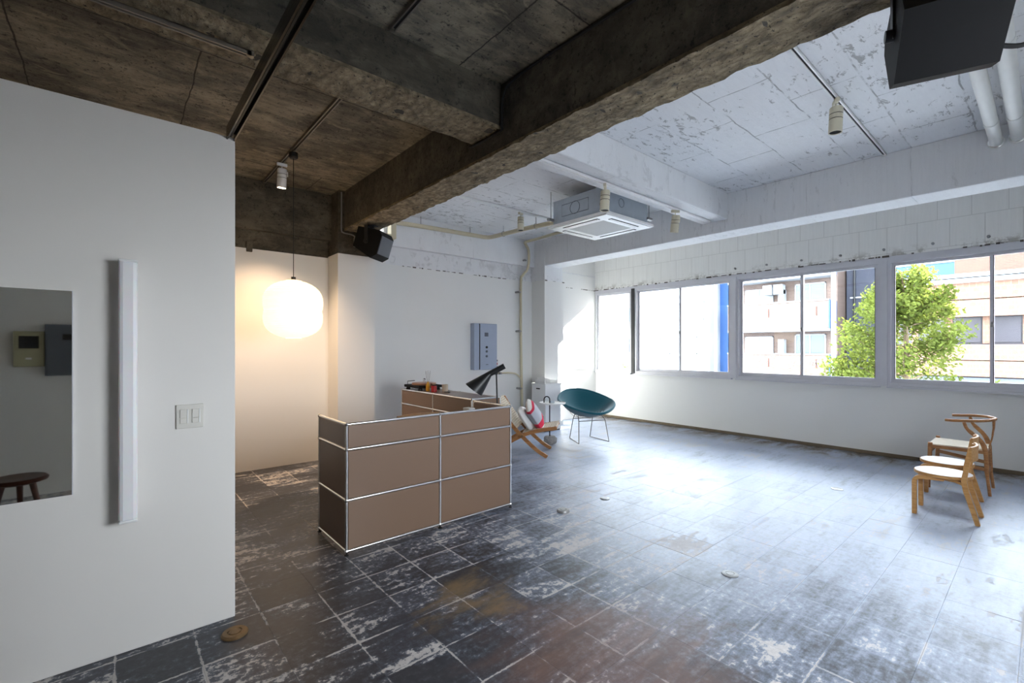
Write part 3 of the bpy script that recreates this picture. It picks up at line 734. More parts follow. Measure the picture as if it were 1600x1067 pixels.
for p in (arc((-.411, .05, .20), .075, 0, 2*PI, 28, 'yz')[:-1], arc((-.12, -.411, .20), .05, 0, 2*PI, 28, 'xz')[:-1]):
    MB().tube(p, .003, 6, closed=True).build('knockout', M['panel_grey'], ac)
kb = [(-.411, -.16, .13), (-.411, .26, .13), (-.411, .26, .27), (-.411, -.16, .27)]
MB().tube(kb, .003, 6, closed=True).build('knockout', M['panel_grey'], ac)
for (x, y) in ((-.45, .41), (-.45, -.41), (.45, .41), (.45, -.41)):
    MB().cyl((x, y, .10), (x, y, ZC-2.915), .005, 8).build('hanger_rod', M['greymetal'], ac)
    MB().box((x-.05, y-.02, .10), (x+.05, y+.02, .13), .003).build('hanger_lug', M['greymetal'], ac)
MB().cyl((.13, .41, .23), (.13, .47, .23), .05, 14).build('pipe_collar', M['black'], ac)

# refrigerant and drain pipes
def hanger(parent, p, z1=ZC): 
    MB().cyl((p[0], p[1], p[2]), (p[0], p[1], z1), .005, 8).tube(arc((p[0], p[1], p[2]-.0), .04, 0, 2*PI, 14, 'xz')[:-1], .004, 6, closed=True).build('hanger', M['greymetal'], parent)
rp = thing('refrigerant_pipe', 'beige insulated pipe from the air conditioner along the back wall', 'pipe', (0, 0, 0))
pth = [(4.72, 4.13, 3.145), (4.72, 4.45, 3.20), (4.72, 5.2, 3.235), (4.72, 6.0, 3.255)] + [(4.69, 6.06, 3.255), (4.62, 6.09, 3.255)] + [(3.6, 6.1, 3.24), (2.98, 6.1, 3.22)]
MB().tube(pth, .033, 12).build('insulation', M['cream_pipe'], rp)
MB().box((2.945, 6.03, 2.97), (3.025, 6.16, 3.27), .01).build('duct_end', M['cream_pipe'], rp)
MB().box((2.80, 6.04, 2.955), (3.0, 6.15, 3.03), .01).build('duct_foot', M['cream_pipe'], rp)
for p in ((4.72, 4.95, 3.225), (4.72, 5.7, 3.25)): hanger(rp, p)
for x in (4.35, 3.45): MB().cyl((x, 6.1, 3.25), (x, 6.1, ZC), .005, 8).build('hanger', M['greymetal'], rp)
dp = thing('drain_pipe', 'thin cream pipe dropping down the back wall in front of the column', 'pipe', (0, 0, 0))
MB().tube(smooth_path([(5.04, 4.10, 3.10), (5.3, 4.9, 3.24), (5.45, 5.7, 3.28), (5.46, 5.98, 3.28), (5.52, 6.06, 3.27), (5.62, 6.10, 3.20), (5.65, 6.11, 3.08), (5.65, 6.12, 2.92), (5.62, 6.13, 2.82), (5.545, 6.16, 2.72), (5.52, 6.18, 2.58), (5.53, 6.19, 1.6), (5.55, 6.19, .7), (5.565, 6.19, .05)], 6), .023, 12).build('pipe', M['cream_pipe'], dp)
MB().tube(smooth_path([(5.545, 6.19, .78), (5.53, 6.19, .87), (5.42, 6.19, .955), (5.25, 6.20, .985), (5.02, 6.21, .985)], 5), .014, 10).build('branch', M['cream_pipe'], dp)
for z, x in ((3.0, 5.65), (2.42, 5.52), (1.72, 5.53), (.70, 5.55)):
    MB().box((x-.075, 6.15, z-.012), (x-.02, 6.25, z+.012), .003).cyl((x-.065, 6.14, z), (x-.065, 6.25, z), .018, 10).build('clamp', M['greymetal'], dp)
MB().box((5.03, 6.17, .965), (5.07, 6.25, 1.005), .004).build('clamp', M['greymetal'], dp)

# big white pipes entering the window beam
def big_pipe(y, z, r, label):
    t = thing('sprinkler_pipe', label, 'pipe', (5.87, y, z), 0, 'white ceiling pipes')
    MB().cyl((-4.2, 0, 0), (0, 0, 0), r, 18).build('pipe', M['white_pipe'], t)
    MB().lathe([(r+.001, -.03), (r+.012, -.026), (r+.018, 0)], (0, 0, 0), 22, 'x').build('escutcheon', M['chrome'], t)
    for x in (-1.9, -.55): MB().lathe([(r+.004, -.03), (r+.004, .03)], (x, 0, 0), 18, 'x').build('coupling', M['white_pipe'], t)
    for x in (-3.0, -1.2): MB().cyl((x, 0, r*.8), (x, 0, ZC-z), .005, 8).build('hanger', M['greymetal'], t)
    return t
big_pipe(.305, 3.235, .042, 'white painted pipe behind the black speaker, left of the pair')
big_pipe(.175, 3.245, .046, 'white painted pipe with couplings, right of the pair by the window beam')

# conduits on the dark beams
tag(MB().tube(smooth_path([(2.160, .9, 3.33), (2.160, 1.6, 3.345), (2.160, 2.2, 3.36), (2.160, 2.52, 3.345), (2.160, 2.615, 3.27), (2.160, 2.632, 3.08), (2.160, 2.66, 3.035), (2.160, 2.97, 3.035), (2.160, 3.04, 3.05)], 5), .009, 8).build('beam_cable', M['dark_slot']), 'black cable along the main beam, bent under the dark cross beam', 'cable')
tag(MB().tube(smooth_path([(2.128, 5.72, 3.36), (2.128, 5.72, 3.1), (2.128, 5.72, 2.90), (2.15, 5.715, 2.86), (2.27, 5.712, 2.845), (2.31, 5.712, 2.80)], 5), .009, 8).build('column_conduit', M['greymetal']), 'thin conduit dropping down the dark column head', 'conduit')
ob = thing('junction_box', 'small open junction box behind the far black speaker', 'junction box', (2.33, 5.735, 2.76))
MB().box((-.045, -.05, -.06), (.045, 0, .06), .004).build('box', M['greymetal'], ob)
MB().box((-.03, -.058, -.05), (.035, -.049, -.01), .003).build('socket', M['white_pl'], ob)
MB().box((-.03, -.056, .005), (.035, -.049, .045), .003).build('terminal', M['black'], ob)

# ------------------------------------------------------------------ black loudspeakers under the main beam
def speaker(loc, yaw, pitch, label, drop=.14):
    s = thing('loudspeaker', label, 'speaker', loc, yaw, 'black hanging loudspeakers')
    MB().box((-.05, -.05, -.008), (.05, .05, 0), .002).build('ceiling_plate', M['black'], s)
    MB().cyl((0, 0, -.006), (0, 0, -drop), .016, 12).build('stem', M['black'], s)
    b = empty('cabinet_pivot', (0, 0, -drop-.165)); 
    prof = [(-.15, -.09), (.10, -.17), (.165, -.11), (.165, .12), (.125, .165), (-.15, .145)]
    body = MB().prism(prof, -.155, .155, 'y').build('cabinet', M['black2'], s, (0, 0, -drop-.16), (0, pitch, 0), smooth=False)
    bpy.data.objects.remove(b)
    MB().box((.160, -.143, -.10), (.172, .143, .112), .004).build('grille', M['panel_grey'], body)
    MB().box((-.1525, -.028, .02), (-.1495, .028, .034), .001).build('badge', M['greymetal'], body)
    y_ = MB()
    for sy in (-1, 1): y_.box((-.022, sy*.158, -.02), (.022, sy*.164, .185), .001).cyl((0, sy*.155, 0), (0, sy*.185, 0), .024, 14)
    y_.box((-.022, -.164, .180), (.022, .164, .186), .001); y_.build('yoke', M['black'], s, (0, 0, -drop-.16))
    return s, body
spk1, _ = speaker((2.33, 5.26, 2.885), -.9, .30, 'black loudspeaker hanging from the far end of the main beam', .06)
spk2, _ = speaker((2.45, .265, 2.885), .34, .5, 'large black loudspeaker hanging close to the camera at top right', .02)
tag(MB().tube(smooth_path([(2.32, 5.56, 2.74), (2.325, 5.50, 2.62), (2.33, 5.42, 2.56), (2.345, 5.36, 2.58), (2.35, 5.33, 2.64)], 6), .008, 8).build('speaker_cable', M['rubber']), 'black cable looping under the far loudspeaker', 'cable')
tag(MB().tube(smooth_path([(2.55, .15, 2.60), (2.60, .06, 2.58), (2.64, -.02, 2.64), (2.66, -.08, 2.78), (2.62, -.12, 2.885)], 6), .009, 8).build('speaker_cable', M['rubber']), 'dark cable curving away from the near loudspeaker', 'cable')

# ------------------------------------------------------------------ back wall fittings
ep = thing('control_panel', 'blue grey steel control panel on the white back wall', 'panel', (4.70, YB, 1.445))
MB().box((-.24, -.11, -.385), (.235, 0, .385), .004).build('case', M['panel_blue'], ep)
MB().box((-.125, -.122, -.378), (.228, -.108, .378), .003).build('door', M['panel_blue'], ep)
MB().box((-.138, -.1155, -.38), (-.126, -.108, .38)).build('gap', M['alu_dark'], ep)
MB().box((-.035, -.126, .17), (.04, -.12, .235), .002).build('meter', M['panel_grey'], ep)
for k, z in enumerate((-.01, -.08, -.16)): MB().cyl((.005, -.135, z), (.005, -.12, z), .02, 14).build('button', M['black'] if k == 0 else M['panel_grey'], ep)
MB().box((-.01, -.124, -.305), (.04, -.121, -.295)).build('name_plate', M['panel_grey'], ep)
hb = thing('hanging_tag', 'small red and white tag on a hook beside the control panel', 'tag', (4.985, YB, 1.16))
MB().tube([(-.01, 0, .14), (-.01, -.02, .14), (-.02, -.022, .11), (0, -.022, .05)], .005, 6).build('hook', M['greymetal'], hb)
MB().box((-.03, -.035, -.10), (.03, -.012, .06), .004).build('holder', M['label'], hb)
MB().box((-.02, -.039, -.05), (.022, -.034, .03), .002).build('label_card', M['white_paper'], hb)
MB().box((-.004, -.041, -.03), (.02, -.038, .01), .001).build('red_mark', M['red'], hb)
MB().box((-.03, -.035, -.2), (.028, -.012, -.10), .004).build('lower_holder', M['panel_grey'], hb)
ab = thing('access_doors', 'white double access doors on the sunlit alcove wall', 'access panel', (7.12, YB, 1.36))
MB().box((-.40, -.014, -.335), (.40, 0, .335), .003).build('frame', M['wall'], ab)
for s in (-1, 1):
    MB().box((s*.012 if s > 0 else -.37, -.024, -.31), (.37 if s > 0 else -.012, -.010, .31), .003).build('door', M['wall'], ab)
    MB().tube([(s*.15-.10, -.024, .0), (s*.15-.10, -.045, .0), (s*.15-.04, -.045, .02)], .008, 8).build('handle', M['greymetal'], ab)
MB().box((-.42, -.03, -.36), (.42, 0, -.335), .003).build('ledge', M['wall'], ab)

# ------------------------------------------------------------------ white cabinet with papers
wc = thing('water_cooler', 'white slim appliance cabinet with vent grille in front of the corner column', 'appliance', (5.70, 5.71, 0))
MB().box((-.19, -.16, .02), (.19, .17, .79), .006).build('body', M['white_pl'], wc)
MB().box((-.18, -.15, 0), (.18, .16, .022)).build('plinth', M['panel_grey'], wc, smooth=False)
MB().box((-.20, -.17, .79), (.20, .18, .815), .004).build('top', M['white_pl'], wc)
MB().box((-.196, -.03, .715), (-.188, .06, .735), .003).build('handle', M['black'], wc)
for k in range(8): MB().box((-.196, -.12, .10+.022*k), (-.189, .13, .112+.022*k)).build('vent_slat', M['panel_grey'], wc, smooth=False)
tray = thing('paper_tray', 'white tray of leaflets on top of the slim white appliance', 'tray', (5.68, 5.69, .816))
MB().box((-.16, -.12, 0), (.14, .12, .006)).box((-.16, -.12, 0), (-.154, .12, .05)).box((.134, -.12, 0), (.14, .12, .05)).box((-.16, .114, 0), (.14, .12, .05)).build('tray', M['white_pl'], tray, smooth=False)
for k in range(5): MB().box((-.14+.05*k, -.10, .006), (-.136+.05*k, .10, .085-.006*k)).build('leaflet', M['white_paper'], tray, None, (0, .12, 0), smooth=False)

# ------------------------------------------------------------------ side table with stone base
sd_ = thing('side_table', 'slim side table with black hooked pole and rough stone base', 'table', (4.90, 4.83, 0), -HEAD)
bs = bmesh.new(); bmesh.ops.create_icosphere(bs, subdivisions=3, radius=1)
for v in bs.verts:
    n = v.co.normalized(); k = 1 + .14*mnoise.noise(n*2.3) + .05*mnoise.noise(n*7)
    v.co = Vector((n.x*.098*k, n.y*.098*k, .062 + max(-.062, min(.056, n.z*.085*k))))
MB().addbm(bs).build('stone_base', M['stone'], sd_)
MB().tube([(-.01, 0, .10), (-.01, 0, .66)] + [(-.052+.042*math.cos(q), 0, .66+.045*math.sin(q)) for q in [PI*k/8 for k in range(1, 9)]] + [(-.094, 0, .615)], .0085, 10).build('pole', M['black'], sd_)
MB().lathe([(0, .598), (.19, .598), (.196, .604), (.196, .618), (.19, .618), (.186, .608), (0, .608)], (.03, 0, 0), 32).build('tray', M['white_pl'], sd_)
tag(MB().box((-.03, -.02, 0), (.03, .02, .035), .003).build('matchbox', M['steel'], None, (4.92, 4.81, .6085), (0, 0, -.5)), 'small grey box lying on the side table tray', 'box')

# ------------------------------------------------------------------ folding lounge chair with woven seat
lc = thing('folding_lounge_chair', 'oak folding lounge chair with woven cord seat beside the counter', 'chair', (4.26, 4.655, 0), math.atan2(-.77, .63))
for s in (-1, 1):
    MB().sweep(smooth_path([(.31, s*.265, .012), (.17, s*.265, .10), (-.02, s*.265, .27), (-.20, s*.265, .47), (-.37, s*.265, .735)], 5), (0, 1, 0), .026, .046).build('back_leg_rail', M['oak'], lc)
    MB().sweep(smooth_path([(-.47, s*.225, .012), (-.26, s*.225, .14), (-.02, s*.225, .275), (.20, s*.225, .345), (.43, s*.225, .385)], 5), (0, 1, 0), .026, .046).build('seat_leg_rail', M['oak'], lc)
    MB().cyl((-.02, s*.205, .272), (-.02, s*.285, .272), .014, 12).build('pivot', M['brass'], lc)
for p in ((-.365, .265, .715), (.42, .225, .383), (-.05, .225, .262), (-.11, .265, .362)):
    MB().cyl((p[0], -p[1], p[2]), (p[0], p[1], p[2]), .013, 10).build('crossbar', M['oak'], lc)
def webbing(P0, P1, half, nl, nc, th=.004, w=.021):
    P0, P1 = Vector(P0), Vector(P1); d = P1-P0; nrm = d.cross(Vector((0, 1, 0))).normalized()
    if nrm.z < 0: nrm = -nrm
    mb = MB()
    for i in range(nl):                               # lengthwise cords, going over and under
        y = -half + (i+.5)*2*half/nl
        pts = [P0 + d*(k/(nc*1.0)) + Vector((0, y, 0)) + nrm*(.006*(1 if (k+i) % 2 else -1)) for k in range(nc+1)]
        mb.sweep(pts, (0, 1, 0), w, th)
    for k in range(nc):
        c = P0 + d*((k+.5)/nc)
        mb.sweep([c + Vector((0, -half-.02, 0)), c + Vector((0, half+.02, 0))], d, d.length/nc*.62, th)
    return mb
webbing((-.02, 0, .31), (.43, 0, .412), .21, 16, 16).build('seat_webbing', M['cord'], lc)
webbing((-.09, 0, .375), (-.375, 0, .752), .25, 18, 16).build('back_webbing', M['cord'], lc)

cs = bmesh.new(); bmesh.ops.create_icosphere(cs, subdivisions=4, radius=1)
for v in cs.verts:
    n = v.co.copy(); e = lambda a: math.copysign(abs(a)**.42, a)
    x, y = e(n.x), e(n.y); m_ = 1-.30*(x*x*y*y)
    v.co = Vector((x*.195, y*.205, n.z*.075*(1-.75*max(abs(x), abs(y))**4)+0))
cush = MB().addbm(cs).build('cushion', M['cushion'])
cush.location = lc.matrix_basis @ Vector((.118, -.03, .528)); cush.rotation_euler = (Matrix.Rotation(lc.rotation_euler.z, 4, 'Z') @ Matrix.Rotation(1.02, 4, 'Y') @ Matrix.Rotation(.35, 4, 'Z')).to_euler()
tag(cush, 'grey, white and red colour block cushion on the woven lounge chair', 'cushion')
cs2 = bmesh.new(); bmesh.ops.create_icosphere(cs2, subdivisions=3, radius=1)
for v in cs2.verts:
    n = v.co.copy(); e = lambda a: math.copysign(abs(a)**.5, a); x, y = e(n.x), e(n.y)
    v.co = Vector((x*.17, y*.20, n.z*.06*(1-.7*max(abs(x), abs(y))**4)))
c2 = MB().addbm(cs2).build('cushion', M['white_paper'])
c2.location = lc.matrix_basis @ Vector((-.005, -.02, .475)); c2.rotation_euler = (Matrix.Rotation(lc.rotation_euler.z, 4, 'Z') @ Matrix.Rotation(1.0, 4, 'Y')).to_euler()
tag(c2, 'plain off white cushion tucked behind the colour block cushion', 'cushion')

# ------------------------------------------------------------------ teal upholstered wire chair
tc = thing('wire_lounge_chair', 'teal upholstered diamond shaped lounge chair on thin chrome sled legs', 'chair', (5.535, 4.67, 0), math.atan2(-.93, -.36))
def rim(a):
    f = math.cos(a)                                   # 1 front, -1 back
    s = abs(math.sin(a))
    r = .40 + .035*s**2 - .015*(f if f > 0 else 0) + .03*math.cos(4*a)*.35
    z = .600 + .02*s - .12*max(0, f) + .165*max(0, -f)**1.25
    return r, z
sh = MB(); NA, NR = 48, 14; vs = [(.0, 0, .385)]; fs = []
for i in range(1, NR+1):
    p = i/NR
    for k in range(NA):
        a = 2*PI*k/NA; r, z = rim(a); q = p**.9
        zz = .385 + (z-.385)*(p**2.1); lip = -.02*max(0, (p-.9)/.1)
        vs.append((r*q*math.cos(a) - .03*(p**2)*max(0, -math.cos(a)), r*q*math.sin(a), zz+lip))
for k in range(NA): fs.append((0, 1+k, 1+(k+1) % NA))
for i in range(NR-1):
    for k in range(NA):
        a, b = 1+i*NA, 1+(i+1)*NA; fs.append((a+k, b+k, b+(k+1) % NA, a+(k+1) % NA))
sho = sh.add(vs, fs).build('upholstered_shell', M['teal'], tc)
so_ = sho.modifiers.new('thickness', 'SOLIDIFY'); so_.thickness = .028; so_.offset = 0
sb_ = sho.modifiers.new('soft', 'SUBSURF'); sb_.levels = 1; sb_.render_levels = 1
rp_ = []
for k in range(NA):
    a = 2*PI*k/NA; r, z = rim(a); rp_.append((r*math.cos(a)-.03*max(0, -math.cos(a)), r*math.sin(a), z-.022))
MB().tube(rp_, .021, 10, closed=True).build('padded_rim', M['teal'], tc)
wb_ = MB()
for k in range(-4, 5):
    wb_.tube([(.26*t, k*.05+.0*t, .368+(.30*(t*t)+.6*(k*.05)**2)*.35) for t in [j/6 for j in range(-6, 7)]], .003, 6)
    wb_.tube([(k*.05, .26*t, .368+(.30*(t*t)+.6*(k*.05)**2)*.35) for t in [j/6 for j in range(-6, 7)]], .003, 6)
wb_.build('wire_basket', M['wire'], tc)
for s in (-1, 1):
    A = (.23, s*.255, .006); B = (-.22, s*.18, .006)
    MB().tube([(.10, s*.20, .40), (.17, s*.225, .325), A, B, (-.12, s*.17, .325), (-.08, s*.16, .40)], .0065, 8).build('sled_leg', M['wire'], tc)
MB().tube([(.17, -.225, .325), (.17, .225, .325)], .006, 8).build('stretcher', M['wire'], tc)
MB().tube([(-.12, -.17, .325), (-.12, .17, .325)], .006, 8).build('stretcher', M['wire'], tc)

# ------------------------------------------------------------------ small round chairs and the wishbone chair
def round_chair(loc, rz, label):
    c = thing('round_seat_chair', label, 'chair', loc, rz, 'small round seat chairs')
    se = MB().lathe([(0, .337), (.182, .337), (.19, .342), (.19, .362), (.188, .364), (0, .364)], (0, 0, 0), 40).build('seat', M['birch'], c)
    MB().lathe([(0, .3642), (.184, .3642), (.184, .3665), (0, .3665)], (0, 0, 0), 40).build('laminate_top', M['laminate'], se)
    for s in (-1, 1):
        y = s*.155                                    # bent front leg
        pts = [(.165, y, 0), (.165, y, .24)] + [(.115+.05*math.cos(q), y, .276+.05*math.sin(q)) for q in [PI/2*k/6 for k in range(0, 7)]] + [(-.02, y*.8, .326)]
        MB().sweep(pts, (0, 1, 0), .046, .030).build('leg', M['birch'], c)
        pts = [(-.225, s*.15, 0), (-.155, s*.145, .26), (-.142, s*.142, .345), (-.165, s*.135, .50), (-.178, s*.128, .615)]
        MB().sweep(pts, (0, 1, 0), [.044, .046, .05, .046, .04], [.028, .032, .034, .026, .018]).build('leg', M['birch'], c)
        MB().sweep([(-.16, s*.142, .27), (-.135, s*.143, .315), (-.09, s*.12, .326), (-.02, s*.09, .326)], (0, 1, 0), .044, .022).build('bracket', M['birch'], c)
    pts = [(-.145-.062*math.cos(q*.95), .158*q, .565) for q in [k/8 for k in range(-8, 9)]]
    MB().sweep(pts, (0, 0, 1), .12, .014).build('backrest', M['birch'], c)
    return c
round_chair((5.42, .60, 0), PI/2, 'nearest small birch chair with round white seat')
round_chair((5.965, .635, 0), PI/2, 'small birch chair with round white seat behind the nearest one')

wz = thing('wishbone_chair', 'oak wishbone armchair with woven seat near the window wall', 'chair', (6.60, .61, 0), PI/2)
for s in (-1, 1):
    MB().tube(smooth_path([(.20, s*.255, 0), (.195, s*.255, .22), (.19, s*.255, .43), (.188, s*.255, .465)], 4), [.013]*4+[.018]*4+[.019]*4+[.015], 12).build('leg', M['oak'], wz)
    MB().tube(smooth_path([(-.235, s*.20, 0), (-.215, s*.20, .22), (-.205, s*.20, .42), (-.17, s*.215, .53), (-.085, s*.255, .63), (-.06, s*.265, .70)], 4), [.013]*4+[.017]*4+[.020]*4+[.018]*4+[.014]*4+[.012], 12).build('leg', M['oak'], wz)
    MB().sweep([(.19, s*.255, .30), (-.21, s*.20, .25)], (0, 0, 1), .034, .014).build('side_stretcher', M['oak'], wz)
    MB().sweep([(.19, s*.255, .425), (-.205, s*.20, .415)], (0, 0, 1), .03, .02).build('seat_rail', M['oak'], wz)
MB().sweep([(.192, -.25, .375), (.192, .25, .375)], (0, 0, 1), .034, .016).build('front_stretcher', M['oak'], wz)
MB().sweep([(-.212, -.20, .20), (-.212, .20, .20)], (0, 0, 1), .05, .016).build('rear_stretcher', M['oak'], wz)
MB().cyl((.19, -.25, .43), (.19, .25, .43), .014, 10).build('seat_rail', M['oak'], wz)
MB().cyl((-.205, -.2, .418), (-.205, .2, .418), .014, 10).build('seat_rail', M['oak'], wz)
st_ = MB(); TR = [(.205, -.245), (.205, .245), (-.215, .195), (-.215, -.195)]
n = 26
for k in range(n):                                    # cords of the woven seat, four triangles meeting in the middle
    f0, f1 = k/n, (k+1)/n-.006
    for a in range(4):
        p, q = Vector(TR[a]), Vector(TR[(a+1) % 4]); c0 = Vector((0, 0))
        A, B = p.lerp(c0, f0), q.lerp(c0, f0); C, D_ = q.lerp(c0, f1), p.lerp(c0, f1)
        zf = lambda u: .447 - .018*u
        st_.add([(A.x, A.y, zf(f0)), (B.x, B.y, zf(f0)), (C.x, C.y, zf(f1)), (D_.x, D_.y, zf(f1)), (A.x, A.y, zf(f0)-.03), (B.x, B.y, zf(f0)-.03), (C.x, C.y, zf(f1)-.03), (D_.x, D_.y, zf(f1)-.03)],
                [(0,1,2,3), (4,7,6,5), (0,4,5,1), (1,5,6,2), (2,6,7,3), (3,7,4,0)])
st_.build('woven_seat', M['papercord'], wz, smooth=False)
rl = [(-.06+.0, 0, 0)]; top = []
for k in range(25):
    q = -PI/2*1.0 + PI*k/24; top.append((-.06-.20*math.cos(q), .275*math.sin(q), .715 + .012*math.cos(q)))
top = [(.075, -.25, .705), (.01, -.268, .708)] + top + [(.01, .268, .708), (.075, .25, .705)]
MB().tube(smooth_path(top, 2), .0145, 12).build('top_rail', M['oak'], wz)
MB().sweep([(-.212, 0, .42), (-.235, 0, .52), (-.245, 0, .58)], (0, 1, 0), [.045, .04, .05], .012).build('splat', M['oak'], wz)
for s in (-1, 1): MB().sweep([(-.24, s*.012, .56), (-.25, s*.05, .64), (-.250, s*.085, .715)], (0, 1, 0), [.026, .022, .02], .012).build('splat_arm', M['oak'], wz)

# ------------------------------------------------------------------ floor outlets
def outlet(x, y, label, m, r=.055, h=.012):
    o = thing('floor_outlet', label, 'floor outlet', (x, y, 0), 0, 'round floor outlets')
    MB().lathe([(r, -.001), (r, h*.5), (r*.88, h), (r*.55, h), (r*.52, h*.7), (0, h*.7)], (0, 0, 0), 28).build('rim', M[m], o)
    MB().lathe([(r*.45, h*.7), (r*.45, h*1.05), (0, h*1.05)], (0, 0, 0), 22).build('cap', M[m], o)
    return o
outlet(.455, 2.665, 'tarnished brass round floor outlet at the foot of the partition', 'brass', .06, .014)
outlet(2.975, 2.775, 'grey round floor outlet just right of the counter', 'greymetal', .055, .02)
outlet(3.526, 2.752, 'flat round floor outlet between the counter and the windows', 'greymetal', .045, .005)
outlet(2.955, 1.32, 'grey round floor outlet in the middle of the open foreground floor', 'greymetal', .05, .006)
outlet(5.55, 1.404, 'round floor outlet to the left of the small birch chairs', 'greymetal', .055, .006)

# ------------------------------------------------------------------ outside
ZG = -4.0
tag(struct(MB().box((-70, -80, ZG-.3), (120, 90, ZG)).build('street', M['asphalt'], smooth=False), 'street below the windows'))
XF = 30.0
def facade_window(b, y0, y1, z0, z1, x, gm, n=2, deep=.12):
    f = MB().box((x-.05, y0, z0), (x+deep, y0+.06, z1)).box((x-.05, y1-.06, z0), (x+deep, y1, z1)).box((x-.05, y0, z0), (x+deep, y1, z0+.06)).box((x-.05, y0, z1-.06), (x+deep, y1, z1))
    for k in range(1, n): f.box((x-.045, y0+(y1-y0)*k/n-.03, z0), (x+deep, y0+(y1-y0)*k/n+.03, z1))
    w = f.build('window', M['bwhite'], b, smooth=False)
    for k in range(n): MB().box((x-.01, y0+(y1-y0)*k/n+.03, z0+.06), (x+.03, y0+(y1-y0)*(k+1)/n-.03, z1-.06)).build('pane', M[gm], w, smooth=False)
    return w
# white building
b1 = thing('white_building', 'bright white building across the street at the left', 'building')
MB().box((XF, 14.75, ZG), (XF+10, 34, 9)).build('wall', M['bwhite'], b1, smooth=False)
for (y0, y1, z0, z1) in ((16.9, 18.35, 3.3, 4.5), (15.1, 16.3, 3.3, 4.5), (15.6, 17.3, .95, 2.15), (17.6, 19.3, .95, 2.15), (20.0, 21.4, 3.3, 4.5), (16.9, 18.35, 6.0, 7.2), (20.4, 21.8, .95, 2.15)):
    facade_window(b1, y0, y1, z0, z1, XF-.02, 'bglass')
MB().box((XF-.15, 15.3, .78), (XF, 19.5, .92)).build('ledge', M['bwhite'], b1, smooth=False)
MB().box((XF-.08, 14.75, 5.0), (XF, 34, 5.15)).build('cornice', M['bwhite'], b1, smooth=False)
MB().cyl((XF-.15, 14.25, ZG), (XF-.15, 14.25, 9), .10, 10).build('downpipe', M['bwhite'], b1)
MB().box((XF+1.5, 13.6, ZG), (XF+2.0, 14.75, 9)).build('recess', M['blue_paint'], b1, smooth=False)
# apartments with balconies
b2 = thing('apartment_building', 'tan brick apartment building with balconies across the street', 'building')
MB().box((XF+1.1, 7.85, ZG), (XF+11, 13.55, 12)).build('wall', M['brick_apt'], b2, smooth=False)
for (z0, z1) in ((-.5, .99), (2.47, 4.04), (5.55, 7.0), (8.5, 10.0)):
    MB().box((XF-.08, 7.95, z0), (XF+.1, 13.5, z1)).build('balcony_parapet', M['brick_apt'], b2, smooth=False)
    MB().box((XF-.12, 7.93, z1), (XF+.14, 13.52, z1+.07)).build('parapet_cap', M['bwhite'], b2, smooth=False)
    MB().box((XF-.08, 7.9, z0-.12), (XF+1.1, 13.5, z0)).build('balcony_slab', M['bwhite'], b2, smooth=False)
    MB().box((XF-.1, 7.88, z0), (XF+1.1, 7.96, z1)).build('blue_end_panel', M['blue_paint'], b2, smooth=False)
    for y in (11.06, 8.55): MB().box((XF-.11, y-.025, z0+.75), (XF-.07, y+.025, z0+1.25)).build('drain_slot', M['label'], b2, smooth=False)
for z in (.75, 3.75, 6.75):
    facade_window(b2, 11.2, 12.9, z+.2, z+1.35, XF+1.08, 'curtain')
    facade_window(b2, 8.4, 10.0, z+.2, z+1.45, XF+1.08, 'bglass')
    MB().box((XF+.55, 10.45, z+.1), (XF+1.0, 10.75, z+1.15)).build('air_unit', M['bwhite'], b2, smooth=False)
for y in (10.45, 11.05): 
    MB().box((XF+.35, y, 4.62), (XF+.9, y+.52, 5.22), .03).build('outdoor_unit', M['bwhite'], b2)
MB().cyl((XF-.2, 7.70, ZG), (XF-.2, 7.70, 12), .12, 12).build('downpipe', M['bwhite'], b2)
MB().box((XF-1.0, 7.95, -.92), (XF, 13.5, -.62)).build('awning', M['orange'], b2, smooth=False)
tcu = bpy.data.curves.new('sign', 'FONT'); tcu.body = 'Dear Mail'; tcu.size = .42; tcu.extrude = .01; tcu.shear = .4; tcu.align_x = 'CENTER'
tmp = bpy.data.objects.new('tmp_text', tcu); COL.objects.link(tmp); bpy.context.view_layer.update()
tme = bpy.data.meshes.new_from_object(tmp); bpy.data.objects.remove(tmp); tme.materials.append(M['bwhite']); 
sg = bpy.data.objects.new('sign_lettering', tme); COL.objects.link(sg); sg.parent = b2; sg.location = (XF-.10, 9.0, .42); sg.rotation_euler = (PI/2, 0, -PI/2)
# dark flank wall
b3 = thing('dark_building', 'dark grey brick building flank between the apartments and the tree', 'building')
MB().box((XF+2.5, 5.2, ZG), (XF+12, 7.75, 16)).build('wall', M['brick_dark'], b3, smooth=False)
for k in range(7): MB().box((XF+2.42, 5.7+R.uniform(0, 1.7), 2+k*.75), (XF+2.5, 5.85+R.uniform(1.7, 1.72), 2.08+k*.75)).build('wall_vent', M['bwhite'], b3, smooth=False) if k % 3 == 0 else None
MB().cyl((XF+2.4, 7.35, ZG), (XF+2.4, 7.35, 14), .05, 8).build('downpipe', M['black'], b3)
